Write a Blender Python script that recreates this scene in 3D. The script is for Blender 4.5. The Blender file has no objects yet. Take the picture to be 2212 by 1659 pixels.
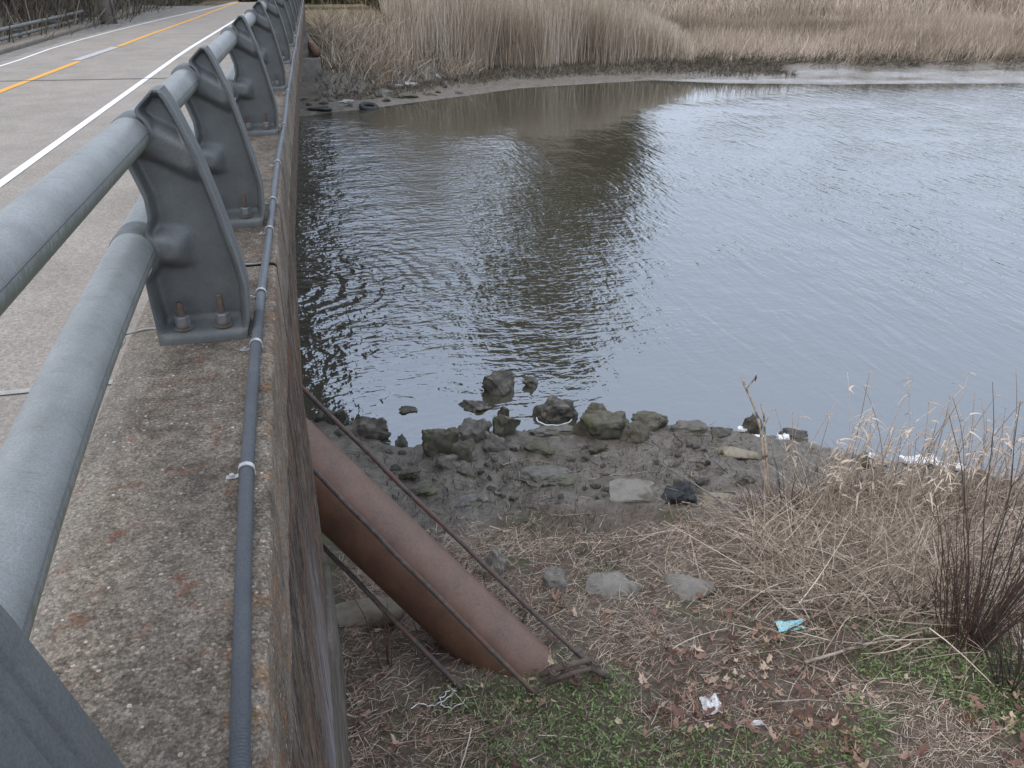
import bpy, bmesh, math, random
import numpy as np
from mathutils import Vector, Matrix, noise as mnoise
random.seed(7); rng = np.random.default_rng(11)
scene = bpy.context.scene
# ------------------------------------------------------------------ camera
CAM_Z = 1.1; FPX = 800.0
PITCH = math.radians(27.868); YAW = math.radians(12.643)
cd = bpy.data.cameras.new("camera"); cam = bpy.data.objects.new("camera", cd)
scene.collection.objects.link(cam); scene.camera = cam
cam.location = (0, 0, CAM_Z); cam.rotation_euler = (math.pi/2-PITCH, 0, -YAW)
cd.sensor_width = 36; cd.lens = 36*FPX/1024; cd.clip_start = 0.02; cd.clip_end = 1500
# ------------------------------------------------------------------ light
SUN_EL, SUN_ROT = 55, 235
w = bpy.data.worlds.new("World"); scene.world = w; w.use_nodes = True
nt = w.node_tree; nt.nodes.clear()
sky = nt.nodes.new("ShaderNodeTexSky"); sky.sky_type = 'NISHITA'; sky.sun_disc = False
sky.sun_elevation = math.radians(SUN_EL); sky.sun_rotation = math.radians(SUN_ROT)
sky.dust_density = 3.0
mx = nt.nodes.new("ShaderNodeMix"); mx.data_type = 'RGBA'; mx.inputs[0].default_value = 0.72
bg = nt.nodes.new("ShaderNodeBackground"); wo = nt.nodes.new("ShaderNodeOutputWorld")
nt.links.new(sky.outputs[0], mx.inputs[6]); mx.inputs[7].default_value = (7.95, 8.6, 9.95, 1)
nt.links.new(mx.outputs[2], bg.inputs[0]); bg.inputs[1].default_value = 0.1
nt.links.new(bg.outputs[0], wo.inputs[0])
sd = bpy.data.lights.new("sun", 'SUN'); sd.energy = 0.5; sd.angle = math.radians(35); sd.color = (1, .96, .92)
sun = bpy.data.objects.new("sun", sd); scene.collection.objects.link(sun)
sa = math.radians(SUN_ROT); se = math.radians(SUN_EL)
sun.rotation_euler = Vector((math.sin(sa)*math.cos(se), math.cos(sa)*math.cos(se), math.sin(se))).to_track_quat('Z', 'Y').to_euler()
scene.view_settings.view_transform = 'Standard'; scene.view_settings.look = 'None'
scene.view_settings.gamma = 1; scene.view_settings.exposure = 0.90
scene.cycles.max_bounces = 6; scene.cycles.diffuse_bounces = 3; scene.cycles.glossy_bounces = 3
scene.cycles.transparent_max_bounces = 4

# ------------------------------------------------------------------ helpers
F = Vector((math.sin(YAW)*math.cos(PITCH), math.cos(YAW)*math.cos(PITCH), -math.sin(PITCH)))
R = Vector((math.cos(YAW), -math.sin(YAW), 0)); U = R.cross(F)
SC = 1024/2212
def ray(px, py):
    return F + R*((px*SC-512)/FPX) + U*((384-py*SC)/FPX)
CAMP = Vector((0, 0, CAM_Z))
def at_z(px, py, z):
    d = ray(px, py); return CAMP + d*((z-CAM_Z)/d.z)
def at_d(px, py, dist):
    return CAMP + ray(px, py)*dist
def depth(p): return (Vector(p)-CAMP).dot(F)

def interp(x, xs, ys): return np.interp(x, xs, ys)
WATER = -3.6
SHX = [-30, -8, -1.0, -.37, .36, .92, 1.41, 2.71, 3.76, 4.74, 5.17, 5.58, 6.3, 6.9, 9, 14, 40, 300]
SHY = [10, 9.2, 8.5, 8.25, 7.55, 7.52, 7.6, 7.42, 7.2, 6.7, 6.25, 5.95, 5.6, 5.3, 4.2, 2, -6, -60]
FHX = [-300, -12, -.8, 2.5, 8, 14.3, 17, 22, 30, 60, 300]
FHY = [20, 28.5, 29.4, 31, 34.4, 35.6, 34, 32.5, 31.2, 27, 10]
def vnoise(x, y, seed=0):
    xi = np.floor(x).astype(np.int64); yi = np.floor(y).astype(np.int64)
    xf = x-xi; yf = y-yi
    def h(a, b):
        n = (a*374761393 + b*668265263 + seed*1442695041) & 0x7fffffff
        n = ((n ^ (n >> 13))*1274126177) & 0x7fffffff
        return ((n ^ (n >> 16)) & 0xffff)/65535.0
    u = xf*xf*(3-2*xf); v = yf*yf*(3-2*yf)
    return (h(xi, yi)*(1-u)+h(xi+1, yi)*u)*(1-v)+(h(xi, yi+1)*(1-u)+h(xi+1, yi+1)*u)*v
def fbm(x, y, seed=0, o=4):
    s = 0; a = .5; f = 1
    for i in range(o):
        s = s + a*(vnoise(x*f, y*f, seed+i)-.5); a *= .5; f *= 2.03
    return s
def height(x, y):
    x = np.asarray(x, float); y = np.asarray(y, float)
    ys = interp(x, SHX, SHY); d = ys - y + .10*fbm(x*3, y*3, 5)
    near = np.interp(d, [-3, 0, .15, 2.0, 2.6, 4.0, 5.5, 12, 60], [-1.2, 0, .05, .30, .42, .66, .74, .9, 1.2])
    yf = interp(x, FHX, FHY); e = y - yf + .3*fbm(x*.7, y*.7, 9)
    far = np.interp(e, [-3, 0, .3, 3.5, 5.0, 8, 20, 300], [-1.2, 0, .05, .22, .45, .55, .7, 1.6])
    # road embankment on the far bank
    top = 3.0 - np.maximum(0, x-2.4)*.5 - np.maximum(0, y-33)*.02
    emb = np.minimum(top, (y-32.2-np.maximum(0, x-.3)*.8)*.9)
    far = np.maximum(far, np.where(y > 25, emb, -9))
    hgt = np.where(d > e, near, far)
    mud = np.exp(-((d-1.0)/1.6)**2)
    rough = .022 + .035*mud
    bump = fbm(x*2.2, y*2.2, 1, 3)*.16*np.clip(.3+d*.5, 0, 1)*(d > 0) + (fbm(x*11, y*11, 2, 3)*rough*1.8 + np.abs(fbm(x*5, y*5, 12, 4))*.08*mud)*(d > -.1)*(y < 12)
    bump = bump + fbm(x*.9, y*.9, 3, 4)*.25*np.clip(e*.5, 0, 1)*(e > 0)
    z = WATER + hgt + bump
    # fill behind the abutments, under the road
    z = np.where((x < -.46) & (y < 3.6), -.62, z)
    z = np.where((x < -.46) & (x > -9) & (y > 34.2), -.62, z)
    z = np.where((x <= -9) & (y > 34.2), -.9, z)
    z = np.where((x <= -9) & (y < 3.6), -.9, z)
    return z
def G(px, py, n=30):
    """point of the terrain that pixel-space position looks at"""
    z = -3.1
    for _ in range(n):
        p = at_z(px, py, z); z = .5*z + .5*float(height(p.x, p.y))
    return Vector((p.x, p.y, float(height(p.x, p.y))))

def link(o, parent=None):
    scene.collection.objects.link(o)
    if parent is not None: o.parent = parent
    return o
def mesh(name, verts, faces, mat=None, parent=None, smooth=True, attr=None):
    me = bpy.data.meshes.new(name)
    verts = np.asarray(verts, dtype=np.float32).reshape(-1, 3)
    if isinstance(faces, np.ndarray) and faces.ndim == 2:
        n, k = faces.shape
        me.vertices.add(len(verts)); me.vertices.foreach_set("co", verts.ravel())
        me.loops.add(n*k); me.loops.foreach_set("vertex_index", faces.astype(np.int32).ravel())
        me.polygons.add(n); me.polygons.foreach_set("loop_start", np.arange(0, n*k, k, dtype=np.int32))
        me.update(calc_edges=True); me.validate()
    else:
        me.from_pydata([tuple(map(float, v)) for v in verts], [], [tuple(int(i) for i in f) for f in faces]); me.update()
    me.polygons.foreach_set("use_smooth", [smooth]*len(me.polygons))
    if attr is not None:
        a = me.attributes.new("rnd", 'FLOAT', 'POINT'); a.data.foreach_set("value", np.asarray(attr, dtype=np.float32))
    if mat: me.materials.append(mat)
    return link(bpy.data.objects.new(name, me), parent)
def thing(name, label, cat, loc=(0, 0, 0), group=None):
    o = bpy.data.objects.new(name, None); link(o); o.location = loc
    o.empty_display_size = .1
    return tag(o, label, cat, group)
def tag(o, label=None, cat=None, group=None, kind=None):
    if label: o['label'] = label
    if cat: o['category'] = cat
    if group: o['group'] = group
    if kind: o['kind'] = kind
    return o
class MB:
    def __init__(s): s.v = []; s.f = []
    def add(s, v, f):
        b = len(s.v); s.v += [tuple(p) for p in v]; s.f += [tuple(i+b for i in q) for q in f]
    def box(s, a, b):
        x0, y0, z0 = a; x1, y1, z1 = b
        s.add([(x0,y0,z0),(x1,y0,z0),(x1,y1,z0),(x0,y1,z0),(x0,y0,z1),(x1,y0,z1),(x1,y1,z1),(x0,y1,z1)],
              [(0,3,2,1),(4,5,6,7),(0,1,5,4),(1,2,6,5),(2,3,7,6),(3,0,4,7)])
    def tube(s, pts, rad, n=10, cap=True):
        pts = [Vector(p) for p in pts]
        if not hasattr(rad, '__len__'): rad = [rad]*len(pts)
        prev = None; rings = []
        for i, p in enumerate(pts):
            t = (pts[min(i+1, len(pts)-1)]-pts[max(i-1, 0)]).normalized()
            if prev is None:
                a = Vector((0, 0, 1)) if abs(t.z) < .9 else Vector((1, 0, 0))
                nx = t.cross(a).normalized()
            else:
                nx = (prev - t*prev.dot(t)).normalized()
            prev = nx; ny = t.cross(nx)
            rings.append([p + (nx*math.cos(2*math.pi*k/n)+ny*math.sin(2*math.pi*k/n))*rad[i] for k in range(n)])
        v = [q for r in rings for q in r]; f = []
        for i in range(len(pts)-1):
            for k in range(n):
                f.append((i*n+k, i*n+(k+1) % n, (i+1)*n+(k+1) % n, (i+1)*n+k))
        if cap:
            f.append(tuple(range(n))[::-1]); f.append(tuple((len(pts)-1)*n+k for k in range(n)))
        s.add(v, f)
    def build(s, name, mat, parent=None, smooth=False, bevel=0, autos=True):
        o = mesh(name, s.v, s.f, mat, parent, smooth)
        if bevel:
            m = o.modifiers.new("bevel", 'BEVEL'); m.width = bevel; m.segments = 2; m.limit_method = 'ANGLE'
        return o
def blades(name, root, direc, length, width, mat, seg=3, bend=.3, droop=0., parent=None, taper=.25, flat=False, curl=0., vary=None):
    root = np.asarray(root, float); n = len(root)
    direc = np.asarray(direc, float); direc /= np.linalg.norm(direc, axis=1, keepdims=True)
    length = np.broadcast_to(length, n); width = np.broadcast_to(width, n)
    rv = rng.normal(size=(n, 3))
    if flat: rv[:, 2] *= .15
    side = np.cross(direc, rv); side /= np.linalg.norm(side, axis=1, keepdims=True)+1e-9
    if flat:
        side = np.cross(direc, np.array([0, 0, 1.])+rng.normal(size=(n, 3))*.35); side /= np.linalg.norm(side, axis=1, keepdims=True)+1e-9
    bd = rng.normal(size=(n, 3))*bend
    if flat: bd[:, 2] *= .25
    bd[:, 2] -= droop
    V = np.zeros((n, seg+1, 2, 3)); t = np.linspace(0, 1, seg+1)
    for i, tt in enumerate(t):
        c = root + direc*length[:, None]*tt + bd*length[:, None]*tt*tt*.5
        wd = (width*(1-(1-taper)*tt))[:, None]*.5
        V[:, i, 0] = c - side*wd; V[:, i, 1] = c + side*wd
    base = (np.arange(n)*(seg+1)*2)[:, None]
    fs = []
    for i in range(seg):
        fs.append(np.concatenate([base+2*i, base+2*i+1, base+2*i+3, base+2*i+2], 1))
    Fc = np.stack(fs, 1).reshape(-1, 4)
    q = rng.random(n)
    if vary: q = np.clip(.5+(q-.5)*.75 + vary[1]*fbm(root[:, 0]*vary[0], root[:, 1]*vary[0], 123, 3), 0, 1)
    at = np.repeat(q, (seg+1)*2)
    return mesh(name, V.reshape(-1, 3), Fc, mat, parent, True, at)

# ------------------------------------------------------------------ materials
def newmat(name):
    m = bpy.data.materials.new(name); m.use_nodes = True
    t = m.node_tree; b = t.nodes["Principled BSDF"]; return m, t, b
def nd(t, typ, **k):
    n = t.nodes.new(typ)
    for a, v in k.items(): setattr(n, a, v)
    return n
def coords(t, scale=(1, 1, 1), rot=(0, 0, 0)):
    tc = nd(t, "ShaderNodeTexCoord"); mp = nd(t, "ShaderNodeMapping")
    mp.inputs["Scale"].default_value = scale; mp.inputs["Rotation"].default_value = rot
    t.links.new(tc.outputs["Object"], mp.inputs[0]); return mp.outputs[0]
def noise(t, vec, scale, detail=4, rough=.6, dist=0):
    n = nd(t, "ShaderNodeTexNoise"); n.inputs["Scale"].default_value = scale
    n.inputs["Detail"].default_value = detail; n.inputs["Roughness"].default_value = rough
    n.inputs["Distortion"].default_value = dist
    t.links.new(vec, n.inputs["Vector"]); return n.outputs[0]
def ramp(t, fac, stops, interp='LINEAR'):
    r = nd(t, "ShaderNodeValToRGB"); r.color_ramp.interpolation = interp
    e = r.color_ramp.elements
    while len(e) > 1: e.remove(e[-1])
    e[0].position = stops[0][0]; e[0].color = (*stops[0][1], 1) if hasattr(stops[0][1], '__len__') else (stops[0][1],)*3+(1,)
    for p, c in stops[1:]:
        q = e.new(p); q.color = (*c, 1) if hasattr(c, '__len__') else (c, c, c, 1)
    t.links.new(fac, r.inputs[0]); return r.outputs[0]
def mixc(t, fac, a, b, blend='MIX'):
    m = nd(t, "ShaderNodeMix"); m.data_type = 'RGBA'; m.blend_type = blend
    for i, v in ((0, fac), (6, a), (7, b)):
        if hasattr(v, 'links') or hasattr(v, 'is_output'): t.links.new(v, m.inputs[i])
        elif i == 0: m.inputs[0].default_value = v
        else: m.inputs[i].default_value = (*v, 1)
    return m.outputs[2]
def math_(t, op, a, b=None, clamp=False):
    m = nd(t, "ShaderNodeMath"); m.operation = op; m.use_clamp = clamp
    for i, v in ((0, a), (1, b)):
        if v is None: continue
        if hasattr(v, 'is_output'): t.links.new(v, m.inputs[i])
        else: m.inputs[i].default_value = v
    return m.outputs[0]
def bump(t, b, h, strength=.3, dist=.01, prev=None):
    n = nd(t, "ShaderNodeBump"); n.inputs["Strength"].default_value = strength; n.inputs["Distance"].default_value = dist
    t.links.new(h, n.inputs["Height"])
    if prev: t.links.new(prev, n.inputs["Normal"])
    if b: t.links.new(n.outputs[0], b.inputs["Normal"])
    return n.outputs[0]
def attr_mat(name, stops, rough=.85, attr="rnd", extra=None):
    m, t, b = newmat(name)
    a = nd(t, "ShaderNodeAttribute", attribute_name=attr)
    c = ramp(t, a.outputs["Fac"], stops)
    t.links.new(c, b.inputs["Base Color"]); b.inputs["Roughness"].default_value = rough
    b.inputs["Specular IOR Level"].default_value = .25
    return m
def speck_mat(name, c1, c2, scale=8, rough=.85, bs=.4, bd=.01, c3=None, s3=3, metallic=0):
    m, t, b = newmat(name); v = coords(t)
    c = ramp(t, noise(t, v, scale, 6, .65), [(.3, c1), (.7, c2)])
    if c3 is not None:
        c = mixc(t, ramp(t, noise(t, v, s3, 3, .6), [(.5, 0), (.62, 1)]), c, c3)
    t.links.new(c, b.inputs["Base Color"]); b.inputs["Roughness"].default_value = rough; b.inputs["Metallic"].default_value = metallic
    bump(t, b, noise(t, v, scale*4, 5, .65), bs, bd)
    return m

# exposed-aggregate curb concrete
def mat_curb():
    m, t, b = newmat("curb_concrete"); v = coords(t)
    big = noise(t, v, 3.2, 5, .65); fine = noise(t, v, 130, 3, .8); mid = noise(t, v, 22, 5, .7)
    base = ramp(t, mid, [(.3, (.125, .103, .080)), (.5, (.215, .182, .145)), (.68, (.33, .285, .235))])
    base = mixc(t, .55, base, ramp(t, fine, [(.33, .03), (.46, .26), (.58, .55), (.70, 1.0)]), 'OVERLAY')
    dark = ramp(t, big, [(.45, .0), (.65, .6)])
    base = mixc(t, dark, base, mixc(t, .85, base, (.11, .095, .08), 'MULTIPLY'))
    # pale worn cement skin in patches
    worn = math_(t, 'MULTIPLY', ramp(t, noise(t, v, 2.1, 4, .6), [(.46, 0), (.60, 1)]), ramp(t, noise(t, v, 48, 6, .85), [(.44, 0), (.58, 1)]))
    base = mixc(t, math_(t, 'MULTIPLY', worn, .6), base, (.37, .315, .25))
    # orange lichen and rust, mostly by the outer edge
    sx = nd(t, "ShaderNodeSeparateXYZ"); t.links.new(v, sx.inputs[0])
    edge = nd(t, "ShaderNodeMapRange"); t.links.new(sx.outputs[0], edge.inputs[0])
    edge.inputs[1].default_value = -.32; edge.inputs[2].default_value = -.24; edge.inputs[3].default_value = -.03; edge.inputs[4].default_value = .09
    li = math_(t, 'ADD', noise(t, v, 9, 6, .75), edge.outputs[0])
    lf = ramp(t, li, [(.60, 0), (.70, .65)])
    lc = ramp(t, noise(t, v, 30, 3, .6), [(.4, (.20, .095, .05)), (.6, (.27, .16, .07))])
    base = mixc(t, lf, base, lc)
    # broad rust-brown stains and a pale scuffed band on the road side
    base = mixc(t, math_(t, 'MULTIPLY', ramp(t, noise(t, v, 10, 5, .7), [(.585, 0), (.64, .75)]), 1.0), base, (.17, .085, .052))
    inn = nd(t, "ShaderNodeMapRange"); t.links.new(sx.outputs[0], inn.inputs[0]); inn.inputs[1].default_value = -.625; inn.inputs[2].default_value = -.575; inn.inputs[3].default_value = .45; inn.inputs[4].default_value = 0
    base = mixc(t, inn.outputs[0], base, mixc(t, noise(t, coords(t, (6, .7, 1)), 4, 4, .7), (.16, .145, .12), (.36, .335, .29)))
    # pebbles
    vo = nd(t, "ShaderNodeTexVoronoi"); vo.inputs["Scale"].default_value = 105; t.links.new(v, vo.inputs["Vector"])
    sep = nd(t, "ShaderNodeSeparateColor"); t.links.new(vo.outputs["Color"], sep.inputs[0])
    peb = math_(t, 'MULTIPLY', math_(t, 'GREATER_THAN', sep.outputs[0], .80), math_(t, 'LESS_THAN', vo.outputs["Distance"], math_(t, 'MULTIPLY', sep.outputs[2], .45)))
    pc = ramp(t, sep.outputs[1], [(0, (.12, .09, .07)), (.45, (.32, .27, .22)), (.85, (.42, .33, .25)), (1, (.6, .56, .52))])
    base = mixc(t, peb, base, pc)
    vo2 = nd(t, "ShaderNodeTexVoronoi"); vo2.inputs["Scale"].default_value = 190; t.links.new(v, vo2.inputs["Vector"])
    sp2 = nd(t, "ShaderNodeSeparateColor"); t.links.new(vo2.outputs["Color"], sp2.inputs[0])
    base = mixc(t, .6, base, ramp(t, sp2.outputs[0], [(0, .18), (.35, .38), (.7, .55), (.93, .70), (1, .95)]), 'OVERLAY')
    t.links.new(base, b.inputs["Base Color"]); b.inputs["Roughness"].default_value = .9; b.inputs["Specular IOR Level"].default_value = .25
    h = math_(t, 'ADD', math_(t, 'MULTIPLY', fine, 1.0), math_(t, 'MULTIPLY', peb, .35))
    bump(t, b, h, .9, .006)
    return m
# weather-stained side wall with runs of water, soot and rust
def mat_wall():
    m, t, b = newmat("stained_concrete"); v2 = coords(t)
    n0 = noise(t, coords(t, (1, 1.6, 1.6)), 2.6, 8, .8); n1 = noise(t, coords(t, (1, 4.5, 2.0)), 2.2, 8, .8); n2 = noise(t, coords(t, (1, 14, 5)), 2.4, 8, .85)
    c = ramp(t, n1, [(.30, (.028, .025, .022)), (.42, (.085, .070, .057)), (.52, (.17, .138, .112)), (.64, (.30, .26, .22))])
    c = mixc(t, ramp(t, n2, [(.44, .95), (.53, 0)]), c, (.016, .014, .012))
    c = mixc(t, ramp(t, n0, [(.50, 0), (.58, .7)]), c, (.18, .088, .048))
    c = mixc(t, ramp(t, noise(t, coords(t, (1, 9, .5)), 1.5, 5, .7), [(.57, 0), (.64, .6)]), c, (.20, .15, .09))
    s = nd(t, "ShaderNodeSeparateXYZ"); t.links.new(v2, s.inputs[0])
    ey = math_(t, 'SUBTRACT', 1.0, math_(t, 'MULTIPLY', math_(t, 'ABSOLUTE', math_(t, 'SUBTRACT', s.outputs[1], 2.55)), 1.5), True)
    ez = math_(t, 'SUBTRACT', 1.0, math_(t, 'MULTIPLY', math_(t, 'ABSOLUTE', math_(t, 'ADD', s.outputs[2], 1.9)), .95), True)
    lime = math_(t, 'MULTIPLY', math_(t, 'MULTIPLY', ey, ez), ramp(t, noise(t, coords(t, (1, 10, .6)), 1.7, 6, .75), [(.38, 0), (.55, 1.3)]), True)
    c = mixc(t, math_(t, 'MULTIPLY', lime, .75), c, (.33, .325, .36))
    c = mixc(t, ramp(t, noise(t, coords(t, (1, 20, 12)), 4, 5, .8), [(.60, 0), (.67, .6)]), c, (.34, .30, .26))
    t.links.new(c, b.inputs["Base Color"]); b.inputs["Roughness"].default_value = .9; b.inputs["Specular IOR Level"].default_value = .2
    bump(t, b, math_(t, 'ADD', n2, noise(t, v2, 60, 4, .7)), .9, .014)
    return m
def mat_asphalt():
    m, t, b = newmat("asphalt"); v = coords(t)
    f = noise(t, v, 75, 5, .9); g = noise(t, v, 2.2, 5, .6)
    c = ramp(t, f, [(.3, (.135, .118, .10)), (.5, (.32, .285, .245)), (.7, (.60, .54, .475))])
    c = mixc(t, .7, c, ramp(t, g, [(.3, .62), (.7, .95)]), 'MULTIPLY')
    c = mixc(t, ramp(t, noise(t, coords(t, (1, .12, 1)), 2.5, 3), [(.5, 0), (.65, .35)]), c, (.30, .27, .25))
    t.links.new(c, b.inputs["Base Color"]); b.inputs["Roughness"].default_value = .8; b.inputs["Specular IOR Level"].default_value = .3
    bump(t, b, f, .6, .004); return m
def mat_paint(name, col, wear=.45):
    m, t, b = newmat(name); v = coords(t)
    c = mixc(t, ramp(t, noise(t, v, 90, 4, .75), [(wear-.1, 1), (wear, 0)]), col, (.2, .18, .17))
    t.links.new(c, b.inputs["Base Color"]); b.inputs["Roughness"].default_value = .7; return m
def mat_alu(name, c1, c2, metallic=.35, rough=.5, mossy=True, bs=.25):
    m, t, b = newmat(name); v = coords(t)
    c = ramp(t, noise(t, v, 7, 6, .7), [(.3, c1), (.7, c2)])
    c = mixc(t, .45, c, ramp(t, noise(t, v, 260, 2, .8), [(.3, .3), (.7, .75)]), 'OVERLAY')
    if mossy:
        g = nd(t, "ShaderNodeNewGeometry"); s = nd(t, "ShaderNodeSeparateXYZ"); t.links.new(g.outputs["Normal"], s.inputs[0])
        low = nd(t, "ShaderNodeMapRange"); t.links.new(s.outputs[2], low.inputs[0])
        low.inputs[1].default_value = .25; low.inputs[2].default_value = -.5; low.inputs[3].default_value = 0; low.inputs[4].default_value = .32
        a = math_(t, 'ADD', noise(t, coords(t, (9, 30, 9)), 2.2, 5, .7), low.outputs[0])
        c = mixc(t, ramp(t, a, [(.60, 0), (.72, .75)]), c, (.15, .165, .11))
    t.links.new(c, b.inputs["Base Color"]); b.inputs["Metallic"].default_value = metallic
    r = ramp(t, noise(t, v, 40, 4, .7), [(.3, rough-.08), (.7, rough+.12)]); t.links.new(r, b.inputs["Roughness"])
    bump(t, b, noise(t, v, 220, 3, .7), bs, .002); return m
def mat_rustpipe():
    m, t, b = newmat("rusty_brown_steel"); v = coords(t)
    c = ramp(t, noise(t, v, 5, 6, .7), [(.3, (.088, .046, .028)), (.55, (.140, .070, .042)), (.75, (.18, .10, .065))])
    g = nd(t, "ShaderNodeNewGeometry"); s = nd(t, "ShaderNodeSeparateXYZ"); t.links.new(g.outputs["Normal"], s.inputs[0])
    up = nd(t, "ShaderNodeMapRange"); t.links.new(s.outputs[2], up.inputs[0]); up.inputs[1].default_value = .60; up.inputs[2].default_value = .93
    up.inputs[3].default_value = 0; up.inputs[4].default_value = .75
    top_sheen = math_(t, 'MULTIPLY', up.outputs[0], ramp(t, noise(t, v, 55, 4, .8), [(.35, .3), (.6, 1)]))
    c = mixc(t, top_sheen, c, (.235, .195, .172))          # greyish highlight painted into the colour of the upward-facing side
    c = mixc(t, ramp(t, noise(t, v, 14, 5, .75), [(.60, 0), (.72, .7)]), c, (.20, .065, .035))
    t.links.new(c, b.inputs["Base Color"]); b.inputs["Roughness"].default_value = .6
    bump(t, b, noise(t, v, 150, 4, .75), .35, .003); return m
def mat_ground():
    m, t, b = newmat("ground_earth"); v = coords(t)
    z = nd(t, "ShaderNodeAttribute", attribute_name="mud")
    far = nd(t, "ShaderNodeAttribute", attribute_name="lawn")
    mud = ramp(t, noise(t, v, 6, 7, .7), [(.3, (.125, .108, .09)), (.55, (.205, .182, .153)), (.75, (.27, .243, .205))])
    mud = mixc(t, ramp(t, noise(t, v, 28, 4, .75), [(.34, .9), (.46, 0)]), mud, (.028, .026, .023))
    mud = mixc(t, ramp(t, noise(t, v, 2.3, 3, .6), [(.55, 0), (.68, .5)]), mud, (.085, .088, .05))
    dirt = ramp(t, noise(t, v, 14, 6, .75), [(.3, (.075, .058, .045)), (.55, (.165, .13, .10)), (.75, (.26, .21, .165))])
    dirt = mixc(t, ramp(t, noise(t, v, 1.6, 5, .65), [(.50, 0), (.60, .55)]), dirt, (.06, .085, .03))
    lawn = ramp(t, noise(t, v, .8, 6, .7), [(.35, (.11, .105, .045)), (.5, (.19, .155, .09)), (.65, (.24, .16, .105))])
    c = mixc(t, z.outputs["Fac"], dirt, mud); c = mixc(t, far.outputs["Fac"], c, lawn)
    t.links.new(c, b.inputs["Base Color"])
    wet = ramp(t, noise(t, v, 3.5, 3), [(.4, .32), (.6, .6)])
    sg = nd(t, "ShaderNodeSeparateXYZ"); t.links.new(v, sg.inputs[0])
    wx = math_(t, 'MULTIPLY', math_(t, 'GREATER_THAN', sg.outputs[1], 27), math_(t, 'MULTIPLY', math_(t, 'SUBTRACT', sg.outputs[0], 12), .25, True), True)
    wet = mixc(t, wx, wet, ramp(t, noise(t, v, .8, 4), [(.42, .08), (.6, .35)]))
    rr = mixc(t, z.outputs["Fac"], (.95, .95, .95), wet); t.links.new(rr, b.inputs["Roughness"])
    bump(t, b, math_(t, 'MULTIPLY', math_(t, 'ADD', noise(t, v, 30, 6, .7), noise(t, v, 120, 3, .7)), math_(t, 'SUBTRACT', 1.0, math_(t, 'MULTIPLY', wx, .93))), .8, .02); return m
def mat_water():
    m, t, b = newmat("creek_water"); v = coords(t)
    s = nd(t, "ShaderNodeSeparateXYZ"); t.links.new(v, s.inputs[0])
    # waves run across the creek: long crests roughly parallel to the bridge, broken up by finer cross chop
    w1 = noise(t, coords(t, (1, .20, 1), (0, 0, .05)), 3.4, 2, .45, .5)
    w2 = noise(t, coords(t, (1, .26, 1), (0, 0, .22)), 7.5, 2, .5, .4)
    w3 = noise(t, coords(t, (.8, .7, 1), (0, 0, -.6)), 15, 2, .5, .2)
    vm = nd(t, "ShaderNodeVectorMath"); vm.operation = 'SUBTRACT'; t.links.new(v, vm.inputs[0]); vm.inputs[1].default_value = (-.9, 12.6, WATER)
    vl = nd(t, "ShaderNodeVectorMath"); vl.operation = 'LENGTH'; t.links.new(vm.outputs[0], vl.inputs[0])
    d = math_(t, 'ADD', vl.outputs["Value"], math_(t, 'MULTIPLY', noise(t, v, 1.1, 3), .55))
    rings = math_(t, 'SINE', math_(t, 'MULTIPLY', d, 21.0))
    fall = nd(t, "ShaderNodeMapRange"); t.links.new(vl.outputs["Value"], fall.inputs[0])
    fall.inputs[1].default_value = .8; fall.inputs[2].default_value = 3.6; fall.inputs[3].default_value = .42; fall.inputs[4].default_value = 0
    rings = math_(t, 'MULTIPLY', rings, fall.outputs[0])
    w4 = noise(t, coords(t, (.42, 1, 1), (0, 0, .30)), 4.6, 2, .5, .5)
    w5 = noise(t, coords(t, (.5, 1, 1), (0, 0, -.1)), 10, 2, .5, .3)
    xg = nd(t, "ShaderNodeMapRange"); xg.interpolation_type = 'SMOOTHSTEP'; t.links.new(s.outputs[0], xg.inputs[0])
    xg.inputs[1].default_value = 1.0; xg.inputs[2].default_value = 8.0; xg.inputs[3].default_value = 0; xg.inputs[4].default_value = 1
    along = math_(t, 'ADD', math_(t, 'MULTIPLY', w1, 1.0), math_(t, 'MULTIPLY', w2, .75))
    across = math_(t, 'ADD', math_(t, 'MULTIPLY', w4, 1.1), math_(t, 'MULTIPLY', w5, .55))
    h = math_(t, 'ADD', math_(t, 'MULTIPLY', along, math_(t, 'ADD', math_(t, 'MULTIPLY', xg.outputs[0], .65), .35)),
              math_(t, 'ADD', math_(t, 'MULTIPLY', across, math_(t, 'SUBTRACT', .95, math_(t, 'MULTIPLY', xg.outputs[0], .75))), math_(t, 'MULTIPLY', w3, .24)))
    # choppier beside the bridge
    br = nd(t, "ShaderNodeMapRange"); br.interpolation_type = 'SMOOTHSTEP'; t.links.new(s.outputs[0], br.inputs[0])
    br.inputs[1].default_value = .3; br.inputs[2].default_value = 2.2; br.inputs[3].default_value = 1.9; br.inputs[4].default_value = 1
    w6 = noise(t, v, 2.4, 2, .5, .8)
    h = math_(t, 'ADD', math_(t, 'MULTIPLY', h, br.outputs[0]), math_(t, 'ADD', rings, math_(t, 'MULTIPLY', w6, math_(t, 'SUBTRACT', math_(t, 'MULTIPLY', br.outputs[0], 1.9), 1.9))))
    # sheltered calm water: off the far bank and close in under the near bank
    calm = nd(t, "ShaderNodeMapRange"); calm.interpolation_type = 'SMOOTHSTEP'
    yy = math_(t, 'ADD', s.outputs[1], math_(t, 'MULTIPLY', noise(t, v, .2, 3), 10))
    yy = math_(t, 'SUBTRACT', yy, math_(t, 'MULTIPLY', math_(t, 'ABSOLUTE', math_(t, 'SUBTRACT', s.outputs[0], 7.0)), .9))
    t.links.new(yy, calm.inputs[0]); calm.inputs[1].default_value = 22; calm.inputs[2].default_value = 30
    calm.inputs[3].default_value = 1; calm.inputs[4].default_value = .10
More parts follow.
